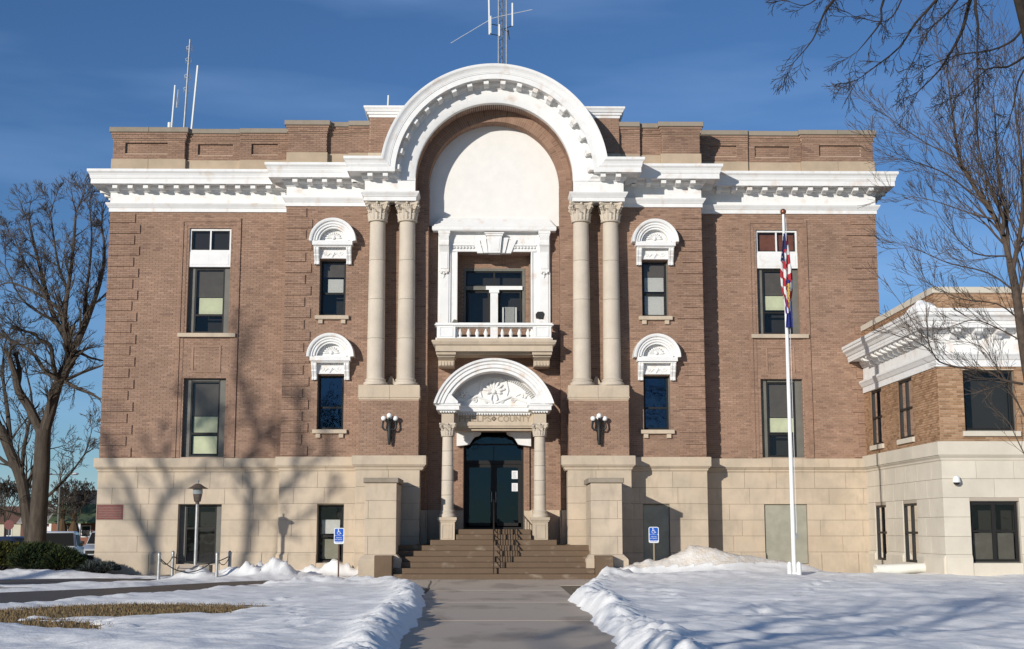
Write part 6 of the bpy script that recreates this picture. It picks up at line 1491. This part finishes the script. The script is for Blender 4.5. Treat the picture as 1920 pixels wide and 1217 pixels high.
# ================================================================== CARS AND HOUSES FAR LEFT
m_tyre = M('tyre', (.02,.02,.02), .8); m_carw = M('white_car_paint', (.66,.68,.70), .25, spec=.6); m_carb = M('dark_blue_paint', (.02,.03,.06), .25, spec=.6); m_cars = M('silver_paint', (.42,.44,.46), .3, spec=.6)
m_hl = M('headlight', (.75,.75,.72), .1, spec=.8)
def car(x, y, rot, paint, label, suv=True, z=-.35):
    t = thing('parked_car', (x, y, z), label, 'car', 'cars parked beyond the shrubs'); t.rotation_euler = (0, 0, rot); Mx = Matrix.Translation((x, y, z)) @ Matrix.Rotation(rot, 4, 'Z')
    H = 1.75 if suv else 1.45; W_ = .92; L = 2.35
    def put(name, mb, mat, smooth=False, par=None):
        mb.v = [tuple(Mx @ Vector(p)) for p in mb.v]; return obj(name, mb, mat, par or t, smooth)
    # body: sections along length (local -Y is the front)
    secs = [(-L, .42, .62, .80), (-L+.12, .30, .86, .88), (-L+.9, .28, 1.02, .92), (-.75, .28, 1.08, .92), (.8, .28, 1.08, .92), (L-.25, .28, 1.08, .90), (L, .40, .95, .84)]
    rings = [[(-w*.93, yy, a), (-w, yy, a+.12), (-w, yy, b-.18), (-w*.94, yy, b-.04), (-w*.82, yy, b), (w*.82, yy, b), (w*.94, yy, b-.04), (w, yy, b-.18), (w, yy, a+.12), (w*.93, yy, a)] for yy, a, b, w in secs]
    body = put('body', MB().loft(rings), paint, True)
    cab = [(-.95 if suv else -.8, 1.04, .80, 1.05), (-.25, H-.06, .70, 1.05), (.1, H, .70, 1.05), (1.75 if suv else 1.0, H-.02, .68, 1.05), (2.2 if suv else 1.8, 1.04, .74, 1.04)]
    rings = [[(-.84, yy, zb_), (-w, yy, zt_-.06), (-w*.88, yy, zt_), (w*.88, yy, zt_), (w, yy, zt_-.06), (.84, yy, zb_)] for yy, zt_, w, zb_ in cab]
    put('cabin', MB().loft(rings), paint, True)
    put('windshield', MB().loft([[(-.72, -.90, 1.10), (.72, -.90, 1.10), (.62, -.31, H-.10), (-.62, -.31, H-.10)], [(-.72, -.93, 1.12), (.72, -.93, 1.12), (.62, -.34, H-.08), (-.62, -.34, H-.08)]]), m_dark)
    for s in (-1, 1):
        for a, b_ in ((-.55, .35), (.42, 1.35 if suv else 1.1)): put('side_window', MB().loft([[(s*.80, a, 1.10), (s*.80, b_, 1.10), (s*.72, b_, H-.16), (s*.72, max(a, -.15), H-.16)], [(s*.835, a, 1.10), (s*.835, b_, 1.10), (s*.745, b_, H-.16), (s*.745, max(a, -.15), H-.16)]]), m_dark)
        put('headlight', MB().box(s*.80-.12, s*.80+.08, -L+.02, -L+.25, .66, .84), m_hl); put('mirror', MB().box(s*1.0-.1, s*1.0+.08, -.72, -.60, 1.08, 1.24), m_dark); put('tail_light', MB().box(s*.82-.08, s*.82+.06, L-.1, L+.02, .75, 1.0), m_red)
        for yy in (-1.45, 1.42):
            wh = put('wheel', MB().add(MB().tube([(s*.72, yy, .34), (s*.93, yy, .34)], .34, 20)), m_tyre); put('rim', MB().tube([(s*.92, yy, .34), (s*.945, yy, .34)], .21, 14), m_iron, par=wh)
    put('bumper', MB().box(-.85, .85, -L-.06, -L+.1, .36, .56), m_dark); put('grille', MB().box(-.5, .5, -L-.02, -L+.15, .62, .78), m_dark)
    return t
car(at(112, 1000, 62).x, 62, R(12), m_carw, 'white sport utility vehicle parked behind the junipers', True, -.36)
car(at(36, 1000, 66).x, 66, R(60), m_carb, 'dark blue car parked left of the white vehicle', False, -.30)
car(at(182, 1000, 70).x, 71.5, R(5), m_cars, 'silver car mostly hidden behind the corner of the courthouse', True, -.36)
def house(cx, Y, w, d, hw, hr, wall, roofc, label, porch=False, z=-.3):
    t = thing('house', (cx, Y, z), label, 'house', 'houses across the far street')
    mw = M('house_wall', wall, .9, var=.06, scale=1); mr = M('house_roof', roofc, .9, var=.1, scale=1)
    x0, x1 = cx-w/2, cx+w/2; obj('wall', MB().box(x0, x1, Y, Y+d, z, z+hw).xprism([(Y, z+hw), (Y+d, z+hw), (Y+d/2, z+hw+hr-.08)], x0, x1), mw, t)
    r_ = MB(); e = .35
    for s in (0, 1):
        ya = Y-e if not s else Y+d+e; ym = Y+d/2; za = z+hw-.1; zm = z+hw+hr; r_.loft([[(x0-e, ya, za), (x0-e, ym, zm), (x0-e, ym, zm+.12), (x0-e, ya, za+.12)], [(x1+e, ya, za), (x1+e, ym, zm), (x1+e, ym, zm+.12), (x1+e, ya, za+.12)]])
    ro = obj('roof', r_, mr, t); obj('chimney', MB().box(cx+w*.2, cx+w*.2+.6, Y+d*.45, Y+d*.6, z+hw+hr*.6, z+hw+hr+.7), m_brick, ro)
    for k in range(3):
        wx = x0+w*(k+.5)/3; f_ = obj('window', frame_mb(wx-.5, wx+.5, z+1.0, z+2.2, Y-.06, .09, .06), m_white, t); obj('pane', MB().box(wx-.42, wx+.42, Y-.03, Y-.02, z+1.08, z+2.12), m_dark, f_)
    dx = x0+w*.34; obj('door', MB().box(dx-.45, dx+.45, Y-.07, Y, z, z+2.1), m_white, t)
    if porch:
        obj('porch_roof', MB().xprism([(Y-2.2, z+2.4), (Y, z+2.4), (Y, z+3.2), (Y-2.2, z+2.6)], x0+.3, x1-.3), mr, t)
        for k in range(3): obj('porch_post', MB().box(x0+.5+k*(w-1.2)/2-.12, x0+.5+k*(w-1.2)/2+.12, Y-2.1, Y-1.9, z, z+2.4), m_white, t)
house(fx(20, 165), 165, 13, 8, 2.6, 1.9, (.55,.52,.40), (.16,.085,.06), 'pale house with red brown roof at the far left')
house(fx(112, 150), 150, 8, 7, 2.5, 1.7, (.16,.08,.06), (.34,.31,.27), 'dark brick house with pale grey roof between the bare trees')
house(fx(166, 140), 140, 7, 7, 2.6, 1.7, (.25,.11,.07), (.09,.12,.06), 'brick house with green roof and white porch beside the courthouse corner', True)
house(fx(195, 190), 190, 9, 8, 5.0, 2.2, (.10,.08,.07), (.045,.045,.05), 'tall dark house with black roof behind the green roofed house')
st = thing('street_lamp', (fx(112, 76), 76, -.35), 'thin twin headed street lamp beyond the parked cars', 'street lamp')
x_ = fx(113, 76); zt_ = at(113, 889, 76).z; obj('pole', MB().tube([(x_, 76, -.4), (x_, 76, zt_)], [.07, .045], 8), m_drab, st)
for px in (90, 140): q = fx(px, 76); obj('arm', MB().tube([(x_, 76, zt_-.05), (q, 76, zt_)], .03, 6), m_drab, st); obj('lamp_head', MB().sphere((q, 76, zt_+.02), .22, 8, .35), m_pole, st)
pt = thing('sign_post', (fx(22, 80), 80, -.3), 'dark red octagonal road sign seen through the branches at left', 'road sign'); x_ = fx(22, 80); zc = at(22, 984, 80).z
obj('post', MB().tube([(x_, 80, -.3), (x_, 80, zc)], .03, 6), m_iron, pt); obj('plate', MB().prism([(x_+.30*math.cos(PI/8+k*PI/4), zc+.30*math.sin(PI/8+k*PI/4)) for k in range(8)], 79.96, 79.98), m_plaque, pt)
# far street
o = obj('street', MB().box(-200, 60, 84, 96, -.6, -.335), m_path, kind='structure'); o = obj('parking_lot', MB().box(-60, -13.6, 58, 74, -.6, -.337), m_path, kind='structure')
